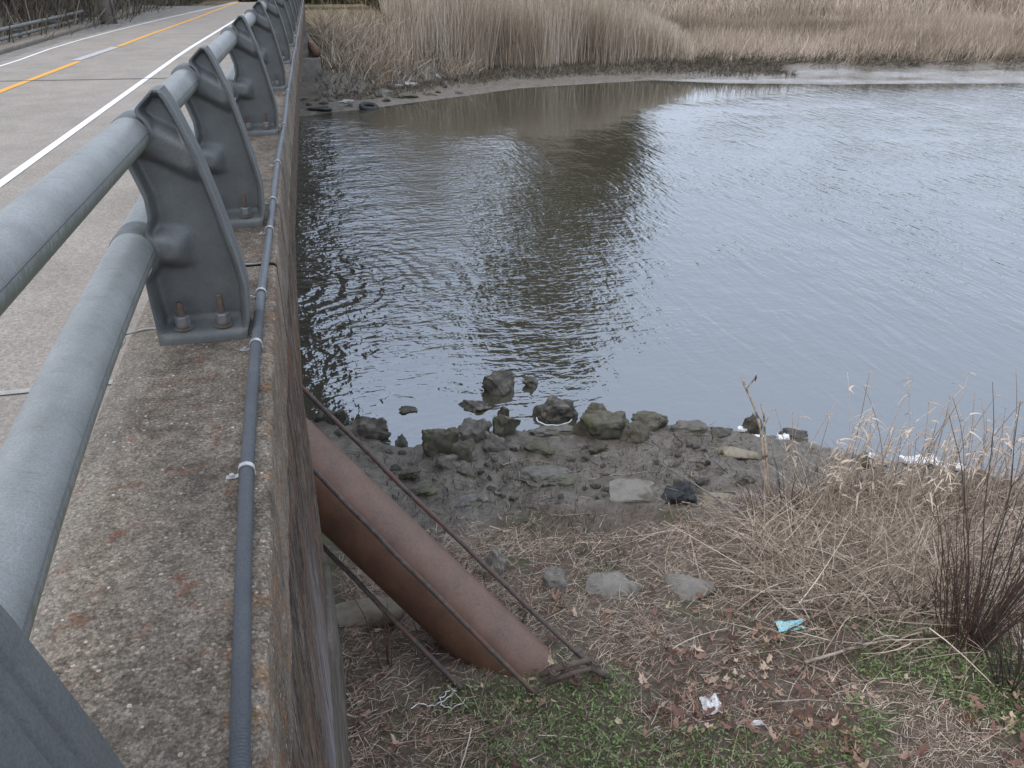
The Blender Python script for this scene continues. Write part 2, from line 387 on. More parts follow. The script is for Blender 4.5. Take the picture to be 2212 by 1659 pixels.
    edge = nd(t, "ShaderNodeMapRange"); edge.interpolation_type = 'SMOOTHSTEP'; t.links.new(math_(t, 'ADD', s.outputs[1], math_(t, 'MULTIPLY', noise(t, v, .3, 2), 2)), edge.inputs[0])
    edge.inputs[1].default_value = 29.5; edge.inputs[2].default_value = 32.5; edge.inputs[3].default_value = 1; edge.inputs[4].default_value = .2
    near = nd(t, "ShaderNodeMapRange"); near.interpolation_type = 'SMOOTHSTEP'
    t.links.new(math_(t, 'ADD', s.outputs[1], math_(t, 'MULTIPLY', noise(t, v, .5, 3), 3)), near.inputs[0])
    near.inputs[1].default_value = 8.3; near.inputs[2].default_value = 13.0; near.inputs[3].default_value = .28; near.inputs[4].default_value = 1
    patch = ramp(t, noise(t, v, .3, 3), [(.35, .5), (.62, 1.1)])
    amp = math_(t, 'MULTIPLY', math_(t, 'MULTIPLY', calm.outputs[0], near.outputs[0]), math_(t, 'MULTIPLY', patch, edge.outputs[0]))
    h = math_(t, 'MULTIPLY', h, amp)
    bump(t, b, h, 1.0, .034)
    b.inputs["Base Color"].default_value = (.060, .055, .038, 1)
    b.inputs["Roughness"].default_value = .04; b.inputs["IOR"].default_value = 3.0
    b.inputs["Specular Tint"].default_value = (.80, .89, 1, 1)
    return m

M = {}
M['curb'] = mat_curb(); M['wall'] = mat_wall(); M['asphalt'] = mat_asphalt()
M['white'] = mat_paint("white_road_paint", (.78, .78, .78), .40); M['yellow'] = mat_paint("yellow_road_paint", (.72, .36, .05), .42)
M['rail'] = mat_alu("weathered_aluminium_pipe", (.20, .213, .212), (.275, .29, .285))
M['post'] = mat_alu("cast_aluminium_post", (.098, .106, .108), (.138, .148, .148), .3, .52, False, .15)
M['nut'] = speck_mat("galvanised_steel", (.15, .16, .165), (.24, .25, .25), 40, .55, .3, .002, (.15, .11, .08), 9, .4)
M['stud'] = speck_mat("rusty_steel", (.07, .052, .042), (.15, .11, .085), 60, .8, .4, .002)
M['conduit'] = mat_alu("grey_plastic_conduit", (.085, .098, .112), (.118, .132, .148), 0, .5, False, .1)
M['strap'] = speck_mat("zinc_strap", (.42, .43, .43), (.62, .63, .62), 50, .4, .2, .001, metallic=.5)
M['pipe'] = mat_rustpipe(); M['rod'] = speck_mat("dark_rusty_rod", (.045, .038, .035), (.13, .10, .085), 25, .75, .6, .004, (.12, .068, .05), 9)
M['ground'] = mat_ground(); M['water'] = mat_water()
M['far_concrete'] = speck_mat("old_grey_concrete", (.12, .115, .10), (.27, .255, .225), 5, .9, .4, .01)

# ------------------------------------------------------------------ terrain and water
def grid_obj(name, xs, ys, mat, attrs=True):
    X, Y = np.meshgrid(xs, ys); Z = height(X, Y)
    nx, ny = len(xs), len(ys); V = np.stack([X, Y, Z], -1).reshape(-1, 3)
    i = np.arange(ny-1)[:, None]*nx + np.arange(nx-1)[None, :]
    Fc = np.stack([i, i+1, i+nx+1, i+nx], -1).reshape(-1, 4)
    o = mesh(name, V, Fc, mat, None, True)
    d = interp(X, SHX, SHY)-Y; e = Y-interp(X, FHX, FHY)
    nz = fbm(X*1.3, Y*1.3, 21, 4)*1.6
    mud = np.clip((2.25 + nz - d)/.5, 0, 1)*(d > -50)
    mudfar = np.clip((4.6 + nz - e)/.8, 0, 1)
    mud = np.where(d > e, mud, mudfar)
    lawn = np.where((Y > 26) & (Z > WATER+1.0), 1., 0.)
    mud = mud*(1-lawn)
    for nme, arr in (("mud", mud), ("lawn", lawn)):
        a = o.data.attributes.new(nme, 'FLOAT', 'POINT'); a.data.foreach_set("value", arr.astype(np.float32).ravel())
    return o
xs = np.concatenate([np.arange(-260, -20, 12), np.arange(-20, -1, .9), [-.5, -.46, -.45], np.arange(-.4, 8.2, .035), np.arange(8.4, 40, .6), np.arange(42, 300, 9)])
ys = np.concatenate([np.arange(-60, 0, 6), np.arange(0, 2, .3), np.arange(2.0, 3.58, .035), [3.59, 3.61], np.arange(3.64, 8.8, .035), np.arange(9, 26, .8), np.arange(26, 34.1, .3), [34.15, 34.25], np.arange(34.5, 48, .3), np.arange(50, 100, 2.5), np.arange(106, 420, 12)])
tag(grid_obj("ground", np.unique(xs), np.unique(ys), M['ground']), kind="structure")
wt = mesh("water", [(-250, -40, WATER), (290, -40, WATER), (290, 120, WATER), (-250, 120, WATER)], [(0, 1, 2, 3)], M['water'], None, False)
tag(wt, kind="structure")

# ------------------------------------------------------------------ road
ROADZ = -.3
def ribbon(name, ptsL, ptsR, z, mat):
    v = [(x, y, z) for x, y in ptsL] + [(x, y, z) for x, y in ptsR]; n = len(ptsL)
    return mesh(name, v, [(i, n+i, n+i+1, i+1) for i in range(n-1)], mat, None, False)
yl = [-12, 5, 12, 14.8, 17.6, 21.4, 25.5, 32.9, 38, 60]
xl = [-5.0, -5.0, -4.95, -4.87, -4.92, -4.66, -4.25, -3.35, -2.9, -2.4]
def XL(y): return float(np.interp(y, yl, xl))
YS = list(np.arange(-12, 60.1, 2.0))
def xr(y): return -.74
tag(ribbon("road", [(XL(y), y) for y in YS], [(xr(y), y) for y in YS], ROADZ, M['asphalt']), kind="structure")
def line_fn(name, fn, wd, y0, y1, mat, dz=.004):
    ys_ = np.linspace(y0, y1, 40)
    tag(ribbon(name, [(fn(y)-wd/2, y) for y in ys_], [(fn(y)+wd/2, y) for y in ys_], ROADZ+dz, mat), kind="structure")
line_fn("white_edge_line", lambda y: np.interp(y, [-12, 6, 16, 29, 60], [-2.29, -2.30, -2.29, -1.98, -1.2]), .075, -10, 60, M['white'])
line_fn("yellow_centre_line", lambda y: np.interp(y, [-12, 11.3, 14, 20, 26, 60], [-3.85, -3.82, -3.72, -3.5, -3.2, -1.9]), .10, -10, 14.7, M['yellow'])
line_fn("yellow_centre_line", lambda y: np.interp(y, [-12, 11.3, 14, 20, 26, 60], [-3.85, -3.82, -3.72, -3.5, -3.2, -1.9]), .10, 17.2, 55, M['yellow'])
line_fn("white_far_edge_line", lambda y: XL(y)+.20, .05, -10, 60, M['white'])
mk = ribbon("deck_joint", [(-5.0+.0*i, 9.6+.0*i) for i in range(2)], [(-.74, 0)]*2, 0, M['white']); bpy.data.objects.remove(mk)
def strip(name, a, b, wd, z, mat):
    a = Vector(a); b = Vector(b); n = (b-a).orthogonal().normalized() if False else Vector((-(b-a).y, (b-a).x)).normalized()*wd/2
    v = [(*(a-n), z), (*(a+n), z), (*(b+n), z), (*(b-n), z)]
    return tag(mesh(name, v, [(0, 3, 2, 1)], mat, None, False), kind="structure")
tar = speck_mat("tar_seal", (.05, .048, .045), (.10, .095, .09), 20)
pale = speck_mat("pale_sealant", (.24, .235, .225), (.42, .41, .39), 30)
a = at_z(20, 213, ROADZ); c_ = at_z(395, 158, ROADZ)
strip("tar_joint", (-4.6, 12.4), (-.78, 12.1), .035, ROADZ+.006, tar)
strip("pale_joint", (-4.8, 2.86), (-.78, 2.92), .035, ROADZ+.006, pale)
strip("pale_streak", (-3.78, 14.8), (-3.62, 17.1), .16, ROADZ+.006, mat_paint("worn_pale_paint", (.5, .5, .5), .5))

# ------------------------------------------------------------------ bridge
EY = [-3, .88, 1.25, 1.75, 2.48, 3.88, 5.96, 13, 30]; EX = [-.19, -.19, -.20, -.22, -.24, -.27, -.30, -.33, -.33]
def E(y): return float(np.interp(y, EY, EX))
def IN(y): return float(np.interp(y, [-3, 1.26, 1.86, 2.67, 30], [-.62, -.647, -.70, -.72, -.725]))
bridge = thing("road_bridge", "low concrete road bridge crossing the creek, stained side wall and flat curb", "bridge", (-1.2, 3, -1))
def bpart(o): o.parent = bridge; o.matrix_parent_inverse = bridge.matrix_world.inverted(); o.location = (1.2, -3, 1); o.matrix_parent_inverse = Matrix(); return o
def curb(y0, y1, step):
    ys_ = np.arange(y0, y1+1e-6, step); rows = []
    for y in ys_:
        e = E(y) + .006*(float(vnoise(np.array(y*9.), np.array(0.), 3))-.5) + .004*(float(vnoise(np.array(y*31.), np.array(0.), 4))-.5)
        i = IN(y) + .006*(float(vnoise(np.array(y*7.), np.array(2.), 5))-.5)
        prof = [(i-.035, -.34), (i-.03, -.10), (i, -.03), (i+.012, -.008), (i+.03, -.002), (i+.05, 0)]
        prof += [(i+.05+(e-i-.05)*k/10, 0) for k in range(1, 10)]
        prof += [(e-.012, -.001), (e-.004, -.005), (e, -.014), (e+.001, -.10), (e, -.34)]
        rows.append([(x, y, z) for x, z in prof])
    n = len(rows[0]); v = [p for r in rows for p in r]; f = []
    for a in range(len(rows)-1):
        for k in range(n-1): f.append((a*n+k, a*n+k+1, (a+1)*n+k+1, (a+1)*n+k))
    f.append(tuple(range(n))); f.append(tuple((len(rows)-1)*n+k for k in range(n))[::-1])
    return mesh("curb", v, f, M['curb'], None, True)
bpart(curb(-1.5, 3.28, .04)); bpart(curb(3.295, 33.6, .12))
# side faces: the abutment wall drops to the ground up to y=4.2, the deck beam carries on
ysd = list(np.arange(-1.5, 3.4, .15)) + list(np.arange(3.4, 6.6, .1)) + list(np.arange(7, 34.5, 1.0))
def zbot(y):
    return float(np.interp(y, [3.6, 3.85, 3.95, 4.0, 4.4, 4.9, 5.8, 30], [-3.5, -2.1, -1.6, -1.0, -.88, -.78, -.67, -.70]))
v = []; f = []; NR = 14
for y in ysd:
    zb = -3.4 if y < 3.6 else zbot(y)
    for k in range(NR+1):
        z = -.13 + (zb+.13)*k/NR
        v.append((E(y)-.004 + .008*float(fbm(np.array(y*2.), np.array(z*2.), 8)), y, z))
n = NR+1; base = len(v)
for i in range(len(ysd)-1):
    for k in range(NR): f.append((i*n+k, i*n+k+1, (i+1)*n+k+1, (i+1)*n+k))
for y in ysd:
    zb = -3.4 if y < 3.6 else zbot(y)
    v.append((E(y)-.30, y, zb)); v.append((E(y)-.30, y, -.13))
for i in range(len(ysd)-1):
    f.append((i*n+NR, base+2*i, base+2*i+2, (i+1)*n+NR)); f.append((base+2*i, base+2*i+1, base+2*i+3, base+2*i+2))
bpart(mesh("side_wall", v, f, M['wall'], None, False))
m = MB(); m.box((-.62, -.5, -3.6), (E(3.4)+.022, 3.72, -1.95)); o = m.build("wall_footing", speck_mat("damp_brown_concrete", (.040, .035, .029), (.17, .145, .12), 7, .9, .6, .01, (.06, .055, .04), 2.5), None, False, .02); bpart(o)
m = MB(); m.box((-5.4, 3.3, -.62), (-.60, 33.4, -.345)); bpart(m.build("deck_slab", M['far_concrete'], None))
m = MB(); m.box((-6.2, -1.5, -3.6), (-.60, 3.9, -.36)); bpart(m.build("abutment", M['far_concrete'], None))
m = MB(); m.box((-6.2, 33.45, -3.9), (-.37, 34.4, -.36)); bpart(m.build("abutment", M['far_concrete'], None))
p = at_z(690, 118, -1.9)
m = MB(); m.box((-1.6, 33.1, -3.9), (.04, 34.2, -2.12)); bpart(m.build("abutment_footing", M['far_concrete'], None, False, .03))
for yb in (10.5, 17.5, 24.5):
    for xb in (-1.2, -3.0, -4.8):
        m = MB(); m.tube([(xb, yb, -4.8), (xb, yb, -.62)], .17, 16); bpart(m.build("pile", M['far_concrete'], None, True))
    m = MB(); m.box((-5.3, yb-.25, -1.05), (-.62, yb+.25, -.62)); bpart(m.build("pile_cap", M['far_concrete'], None, False, .02))
# far side curb
m = MB(); m.box((-6.1, -1.5, -.62), (-5.42, 33.4, -.27)); bpart(m.build("curb", M['curb'], None, False, .03))
# white sealant bead across the curb joint
m = MB(); pts = [(x, 3.285+.006*math.sin(x*40), .004) for x in np.linspace(-.70, -.30, 24)]; m.tube(pts, .0042, 6)
bpart(m.build("joint_sealant", pale, None, True))
pts = [(-.735+.012*math.sin(t_*3), 2.60+.05*t_, -.02+.022*t_) for t_ in np.linspace(0, 1, 8)] + [(-.70+.10*t_, 2.66+.02*math.sin(t_*3), .004) for t_ in np.linspace(0, 1, 8)]
m = MB(); m.tube(pts, .0042, 6); bpart(m.build("joint_sealant", pale, None, True))

# ------------------------------------------------------------------ railing
def SH(y): return .13*math.exp(-y/1.5)
S0 = SH(2.58)
PO = [(0, -.325), (.045, -.316), (.17, -.308), (.28, -.323), (.43, -.350), (.59, -.385), (.70, -.420), (.755, -.442), (.768, -.450), (.775, -.458)]
PI_ = [(0, -.596), (.07, -.596), (.15, -.600), (.21, -.602), (.25, -.575), (.305, -.560), (.36, -.575), (.41, -.556), (.47, -.556), (.53, -.572), (.585, -.588), (.60, -.545), (.65, -.506), (.69, -.512), (.712, -.532), (.725, -.532), (.775, -.478)]
def post_mesh():
    zs = np.concatenate([[0, .0005, .016, .034, .038, .05], np.linspace(.065, .735, 84), [.745, .752, .757, .766, .775]])
    nu = 34; HD = .088
    ts = np.concatenate([[0, .0, .03, .06, .075], np.linspace(.1, .9, nu-10), [.925, .94, .97, 1.0, 1.0]]); nu = len(ts)
    def web(x, z, xi, xo):
        w_ = .012
        def boss(cx0, cx1, z0, z1, r, amp):
            u = np.clip((x-cx0)/(cx1-cx0), 0, 1); zc = z0+(z1-z0)*u; dz = (z-zc)/r
            prof = (1-dz*dz)**.8 if abs(dz) < 1 else 0
            fade = 1 if x < cx1-.02 else max(0, 1-((x-cx1+.02)/.07)**2)**1.5 if x < cx1+.05 else 0
            return amp*prof**1.0*fade
        b1 = boss(-.54, -.41, .655, .575, .068, .052); b2 = boss(-.60, -.495, .315, .300, .064, .055)
        return w_ + max(b1, b2)
    front = []
    xi_ = np.interp(zs, [a[0] for a in PI_], [a[1] for a in PI_]); xo_ = np.interp(zs, [a[0] for a in PO], [a[1] for a in PO])
    zu = np.linspace(-.06, .835, 360); kr = np.hanning(23); kr /= kr.sum()
    def smooth_edge(T, kn=23):
        kr = np.hanning(kn); kr /= kr.sum()
        zz = [a[0] for a in T]; xx = [a[1] for a in T]; q = np.interp(zu, [-.06]+zz+[.835], [xx[0]]+xx+[xx[-1]+(xx[-1]-xx[-2])*.5]); return np.interp(zs, zu, np.convolve(np.pad(q, kn//2, 'edge'), kr, 'valid'))
    xi_ = smooth_edge(PI_, 11); xo_ = smooth_edge(PO)
    xi_ = np.minimum(xi_, xo_-.02)
    H_ = np.zeros((len(zs), nu))
    for r, z in enumerate(zs):
        for k, t_ in enumerate(ts):
            x = xi_[r]+(xo_[r]-xi_[r])*t_
            wx = xo_[r]-xi_[r]; di = (x-xi_[r]); do = (xo_[r]-x)
            h = web(x, z, xi_[r], xo_[r])
            fi = max(0, min(1, (.022-di)/.008)); fo = max(0, min(1, (.022-do)/.008))
            ft = max(0, min(1, (z-.752)/.008)); fb = max(0, min(1, (.045-z)/.009))
            hd = float(np.interp(z, [0, .06, .24, .78], [.088, .088, .064, .052])); H_[r, k] = max(min(h, hd*.93), hd*max(fi, fo, ft, fb))
    # smooth the casting a little
    for _ in range(2):
        Hs = H_.copy(); Hs[1:-1, 1:-1] = .5*H_[1:-1, 1:-1]+.125*(H_[2:, 1:-1]+H_[:-2, 1:-1]+H_[1:-1, 2:]+H_[1:-1, :-2])
        H_ = Hs
    v = []; f = []; nz = len(zs)
    for s_ in (-1, 1):
        for r, z in enumerate(zs):
            for k, t_ in enumerate(ts):
                v.append((xi_[r]+(xo_[r]-xi_[r])*t_, s_*H_[r, k], z))
    N = nz*nu
    for r in range(nz-1):
        for k in range(nu-1):
            a = r*nu+k; f.append((a, a+1, a+nu+1, a+nu)); f.append((N+a, N+a+nu, N+a+nu+1, N+a+1))
    gx = .0022
    for r in range(nz-1):
        # inner edge
        a = r*nu; f.append((a, a+nu, N+a+nu, N+a))
        # outer edge face carries a shallow cast groove along its middle
        a = r*nu+nu-1
        if True:
            ids = []
            for rr in (r, r+1):
                x = xo_[rr]; h = H_[rr, nu-1]; row = []
                for yy, dx in ((-.35, .002), (-.25, -.003), (-.15, .002), (.15, .002), (.25, -.003), (.35, .002)):
                    v.append((x+dx, yy*h*1.0, zs[rr])); row.append(len(v)-1)
                ids.append(row)
            b0 = [a]+ids[0]+[N+a]; b1 = [a+nu]+ids[1]+[N+a+nu]
            for q in range(len(b0)-1): f.append((b0[q], b0[q+1], b1[q+1], b1[q]))
    for k in range(nu-1):
        f.append((k, N+k, N+k+1, k+1)); a = (nz-1)*nu+k; f.append((a, a+1, N+a+1, N+a))
    return v, f
railing = thing("bridge_railing", "grey metal bridge railing of two round pipes on curved posts along the near curb", "railing", (-.5, 0, 0))
pv, pf = post_mesh()
proto = mesh("railing_post", pv, pf, M['post'], railing, False)
proto.data.polygons.foreach_set("use_smooth", [True]*len(proto.data.polygons))
md = proto.modifiers.new("normals", 'WEIGHTED_NORMAL')
try: proto.data.set_sharp_from_angle(angle=math.radians(38))
except Exception: pass
def nut_mb():
    m = MB()
    m.tube([(0, 0, 0), (0, 0, .006)], .030, 18)
    ang = [(math.cos(math.pi*k/3), math.sin(math.pi*k/3)) for k in range(6)]
    for z0, z1 in ((.006, .044),):
        vv = [(.024*c*.93, .024*s*.93, z0) for c, s in ang]+[(.024*c, .024*s, z0+.004) for c, s in ang]+[(.024*c, .024*s, z1-.004) for c, s in ang]+[(.024*c*.88, .024*s*.88, z1) for c, s in ang]
        ff = [tuple(range(6))[::-1], tuple(18+i for i in range(6))]
        for l in range(3):
            for k in range(6): ff.append((l*6+k, l*6+(k+1) % 6, (l+1)*6+(k+1) % 6, (l+1)*6+k))
        m.add(vv, ff)
    return m
def stud_mb(L):
    m = MB(); pts = []; rr = []
    for i in range(int(L/.002)):
        pts.append((0, 0, .03+i*.002)); rr.append(.0115 if i % 2 else .0098)
    m.tube(pts, rr, 12); return m
protonuts = []
for (nx, ny, L) in ((-.519, -.050, .040), (-.395, -.050, .058), (-.519, .050, .040), (-.395, .050, .058)):
    nu_ = nut_mb().build("nut", M['nut'], proto, False); nu_.location = (nx, ny, .041)
    st_ = stud_mb(L+.02).build("stud", M['stud'], proto, True); st_.location = (nx, ny, .041)
    protonuts += [nu_, st_]
post_y = [.56, 2.62, 3.92] + [3.92+2.29*k for k in range(1, 13)]
for i, y in enumerate(post_y):
    if i == 0: o = proto
    else:
        o = proto.copy(); link(o, railing)
        for c in protonuts:
            q = c.copy(); link(q, o)
    o.location = (SH(y)-S0+.5, y, 0)
def rail_pipe(name, xc, zc, r=.053):
    ys_ = np.concatenate([np.arange(-.6, 3, .1), np.arange(3, 34.0, .5)]); m = MB()
    zk = .9 if zc > .5 else 0; xk = 1 if zc > .5 else 2.0
    m.tube([(xc+xk*(SH(y)-S0)+.5, y, zc+zk*(SH(y)-S0)) for y in ys_], r, 40)
    o = m.build(name, M['rail'], railing, True)
    # weld seam
    s = MB(); s.tube([(xc+xk*(SH(y)-S0)+.5+r*math.cos(.12), y, zc+zk*(SH(y)-S0)+r*math.sin(.12)) for y in ys_], .0022, 6)
    so = s.build("seam", M['post'], o, True); return o
rail_pipe("upper_rail", -.560, .652); rail_pipe("lower_rail", -.622, .305, .065)
# clamp collars where pipes meet the posts
for i, y in enumerate(post_y):
    for xc, zc in ((-.560, .652), (-.622, .305)):
        m = MB(); X = xc+SH(y)-S0+.5
        if i == 0: continue
        cw = .056 if zc > .5 else .062
        m.tube([(X, y-cw, zc), (X, y-cw+.002, zc), (X, y+cw-.002, zc), (X, y+cw, zc)], [.0535+.012*(zc < .5), .0555+.012*(zc < .5), .0555+.012*(zc < .5), .0535+.012*(zc < .5)], 32)
        m.build("collar", M['post'], railing, True)

# far side railing
fr = thing("far_railing", "two-pipe metal railing on the far side of the road", "railing", (-5.8, 12, -.12))
for zz, yend in ((-.045, 24.5), (-.20, 23.9)):
    m = MB(); m.tube([(0, -13, zz+.12), (0, yend-12, zz+.12)], .035, 16); m.build("rail", M['rail'], fr, True)
for yy in np.arange(1.0, 24.5, 2.6):
    m = MB(); m.box((-.05, yy-12-.05, -.42), (.02, yy-12+.05, .13)); m.box((-.10, yy-12-.08, -.01), (.06, yy-12+.08, .012)); m.build("post", M['post'], fr, False, .006)

# ------------------------------------------------------------------ conduit on the curb
con = thing("grey_conduit", "grey ribbed plastic conduit strapped along the outer edge of the curb", "conduit", (-.3, 0, 0))
CY = [0, .868, 1.301, 1.705, 2.438, 2.87, 3.69, 4.22, 5.1, 6.36, 9.9, 12.7, 23, 26]; CX = [-.205, -.232, -.254, -.270, -.287, -.297, -.305, -.308, -.308, -.310, -.322, -.315, -.30, -.30]
def CC(y): return float(np.interp(y, CY, CX)) + .004*math.sin(y*2.1)
m = MB(); pts = []; rr = []
y = .35; k = 0
while y < 2.7:
    pts.append((CC(y)+.3, y, .0165)); rr.append(.0168 if k % 2 else .0108); y += .0034; k += 1
m.tube(pts, rr, 14); m.build("ribbed_tube", M['conduit'], con, False)
m = MB(); ys_ = np.concatenate([np.arange(2.7, 6, .1), np.arange(6, 33, .4)])
m.tube([(CC(y)+.3, y, .0165) for y in ys_], .0148, 16); m.build("tube", M['conduit'], con, True)
for y in [1.705, 2.44, 2.90, 3.70, 4.22, 5.10, 6.40, 8.2, 9.9, 12.4, 15, 19.5]:
    m = MB(); x = CC(y)+.3; v = []; f = []
    prof = [(-.045, .001), (-.024, .001), (-.019, .004)] + [(-.0180*math.cos(a), .0165+.0180*math.sin(a)) for a in np.linspace(-.3, math.pi+.3, 16)] + [(.018, .0015)]
    for (px_, pz_) in prof:
        for yy in (-.007, .007): v.append((x+px_, y+yy, pz_+.0005))
    for (px_, pz_) in prof:
        for yy in (-.007, .007): v.append((x+px_*1.10-(.0 if px_ > -.02 else 0), y+yy, pz_*1.02+.0030))
    n = len(prof)
    for i in range(n-1):
        f.append((2*n+2*i, 2*n+2*i+1, 2*n+2*i+3, 2*n+2*i+2)); f.append((2*i, 2*i+2, 2*n+2*i+2, 2*n+2*i)); f.append((2*i+1, 2*n+2*i+1, 2*n+2*i+3, 2*i+3))
    m.add(v, f); m.tube([(x-.036, y, .002), (x-.036, y, .011)], .006, 8)
    s = m.build("strap", M['strap'], con, False)

# ------------------------------------------------------------------ brown utility pipe and its tie rods
DD = depth(G(1085, 1412))
P1 = at_d(655, 1002, DD); P2 = G(1085, 1412)
ax = (P2-P1).normalized(); rp = .5*152*SC*DD/FPX
g = float(height(P2.x, P2.y))
up = thing("brown_pipe", "thick rusty brown pipe slanting from under the bridge into the near bank", "pipe", tuple(P2))
def loc(p): return Vector(p)-P2
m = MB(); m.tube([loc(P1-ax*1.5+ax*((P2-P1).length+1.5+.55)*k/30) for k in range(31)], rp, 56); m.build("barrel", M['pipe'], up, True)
def rod(p0, p1, d0, d1, r=.014, back=1.2):
    A = at_d(*p0, d0); B = at_d(*p1, d1); t_ = (B-A).normalized(); m = MB()
    pts = [A-t_*back + (B-A+t_*back)*k/60 for k in range(61)]
    pts = [loc(p)+Vector((0, 0, -.018*math.sin(math.pi*i/60)))+Vector(mnoise.noise_vector(p*3))*.008 for i, p in enumerate(pts)]
    m.tube(pts, r, 10); return m.build("tie_rod", M['rod'], up, True)
rod((643, 825), (1290, 1452), DD-.05, depth(G(1290, 1455))-.03, .016); rod((663, 998), (1158, 1502), DD-.34, depth(G(1158, 1505))-.01, .015); rod((705, 1185), (998, 1488), DD+.1, depth(G(998, 1490)), .017, .5)
KD = depth(G(1240, 1462))-.10
# bracket with clamp bolts at the lower end
B = at_d(1290, 1452, 4.93); A_ = at_d(1185, 1470, KD)
m = MB()
for off in (0, .062):
    o_ = ax*off
    p0 = at_d(1180, 1474, KD-.02)-o_; p1 = at_d(1288, 1440, KD+.02)-o_
    m.tube([loc(p0), loc(p0.lerp(p1, .5)+Vector((0, 0, .012))), loc(p1)], [.017, .020, .017], 8)
m.build("clamp_bar", M['stud'], up, True)
for (q, dq) in (((1192, 1462), KD-.02), ((1220, 1443), KD), ((1245, 1468), KD), ((1282, 1440), KD+.03)):
    c = at_d(*q, dq); m = MB(); d_ = Vector((.35, .1, .93)).normalized()
    m.tube([loc(c-d_*.05), loc(c+d_*.045)], .015, 8); m.tube([loc(c+d_*.008), loc(c+d_*.036)], .030, 6); m.build("clamp_bolt", M['stud'], up, False)
m = MB(); m.tube([loc(at_d(1275, 1440, KD+.02)), loc(at_d(1315, 1465, KD+.05))], [.024, .020], 10); m.build("turnbuckle", M['rod'], up, True)
# far end of the same pipe run
fp = thing("far_brown_pipe", "brown pipe leaning on a concrete footing under the far end of the bridge", "pipe", (.1, 33.6, -2.1))
a0 = at_z(664, 88, -1.0); b0 = at_d(684, 117, depth((0.05, 33.2, -1.95)))
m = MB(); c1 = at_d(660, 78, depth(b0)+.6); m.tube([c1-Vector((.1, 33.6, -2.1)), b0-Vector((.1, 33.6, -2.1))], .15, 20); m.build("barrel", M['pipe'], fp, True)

# ------------------------------------------------------------------ rocks
M['rock_moss'] = speck_mat("mossy_rock", (.050, .047, .036), (.15, .14, .105), 9, .9, .9, .012, (.085, .092, .045), 4.0)
M['rock_dark'] = speck_mat("dark_wet_rock", (.020, .019, .016), (.095, .088, .068), 16, .6, .9, .01, (.15, .135, .105), 9)
M['rock_grey'] = speck_mat("mud_coated_grey_rock", (.085, .08, .07), (.20, .19, .17), 10, .85, .8, .012, (.11, .11, .08), 4)
M['rock_black'] = speck_mat("black_rock", (.010, .012, .013), (.04, .045, .048), 12, .6, .9, .012)
M['slab'] = speck_mat("worn_concrete_slab", (.13, .12, .105), (.29, .27, .235), 8, .9, .6, .008, (.09, .08, .06), 4)
M['slab_tan'] = speck_mat("tan_concrete_slab", (.17, .145, .105), (.33, .29, .22), 8, .9, .6, .008, (.12, .10, .07), 4)
M['rock_pale'] = speck_mat("pale_rock", (.25, .26, .25), (.46, .47, .45), 6, .9, .5, .02, (.12, .13, .08), 3)
def rock(label, px, py, wpx, hpx, mat, flat=1.0, z=None, sink=.45, depthr=.75, rot=None, seed=0, group=None, name="rock", cat="rock", rough=.15, tilt=0., pts=16):
    p = at_z(px, py, z) if z is not None else G(px, py)
    dd = depth(p); W = wpx*SC*dd/FPX; Hh = max(.03, hpx*SC*dd/FPX)
    Dp = W*depthr; hz = max(.03, (Hh - Dp*.35*.5)/.86) if flat >= .99 else W*flat
    r = random.Random(seed*13+int(px)); bm = bmesh.new()
    for _ in range(pts):
        d = Vector((r.gauss(0, 1), r.gauss(0, 1), r.gauss(0, 1))).normalized(); d = Vector([max(-.78, min(.78, c)) for c in d])
        bm.verts.new(d)
    hull = bmesh.ops.convex_hull(bm, input=bm.verts)
    bmesh.ops.delete(bm, geom=[e for e in hull["geom_interior"] if isinstance(e, bmesh.types.BMVert)], context='VERTS')
    xs_ = [v.co.x for v in bm.verts]; ys_ = [v.co.y for v in bm.verts]; zs_ = [v.co.z for v in bm.verts]
    for v_ in bm.verts:
        v_.co.x = (v_.co.x-min(xs_))/(max(xs_)-min(xs_))-.5; v_.co.y = (v_.co.y-min(ys_))/(max(ys_)-min(ys_))-.5; v_.co.z = (v_.co.z-min(zs_))/(max(zs_)-min(zs_))
    bmesh.ops.triangulate(bm, faces=bm.faces)
    bmesh.ops.subdivide_edges(bm, edges=bm.edges, cuts=3, use_grid_fill=True, smooth=.0)
    bmesh.ops.subdivide_edges(bm, edges=bm.edges, cuts=1, use_grid_fill=True)
    for _ in range(2): bmesh.ops.smooth_vert(bm, verts=bm.verts, factor=.35, use_axis_x=True, use_axis_y=True, use_axis_z=True)
    off = Vector((px*.1, py*.1, seed))
    bm.normal_update()
    for v_ in bm.verts:
        nn = mnoise.noise(v_.co*3.2+off)*rough + mnoise.noise(v_.co*9+off)*rough*.5 + mnoise.noise(v_.co*24+off)*rough*.22
        v_.co += v_.normal*nn
    hh = hz/(1-sink)
    th = YAW*-1 if rot is None else rot
    mm = Matrix.Rotation(th, 4, 'Z') @ Matrix.Rotation(tilt, 4, 'Y') @ Matrix.Diagonal((W, Dp, hh, 1))
    bmesh.ops.transform(bm, matrix=mm, verts=bm.verts)
    me = bpy.data.meshes.new(name); bm.to_mesh(me); bm.free(); me.materials.append(mat)
    me.polygons.foreach_set("use_smooth", [True]*len(me.polygons))
    try: me.set_sharp_from_angle(angle=math.radians(50))
    except Exception: pass
    o = link(bpy.data.objects.new(name, me)); o.location = (p.x+Dp*.3*math.sin(YAW), p.y+Dp*.3, p.z-hh*sink)
    return tag(o, label, cat, group)
GW = "rocks standing in the shallow water"; GS = "boulders piled along the near shoreline"; GM = "stones sunk in the mud"
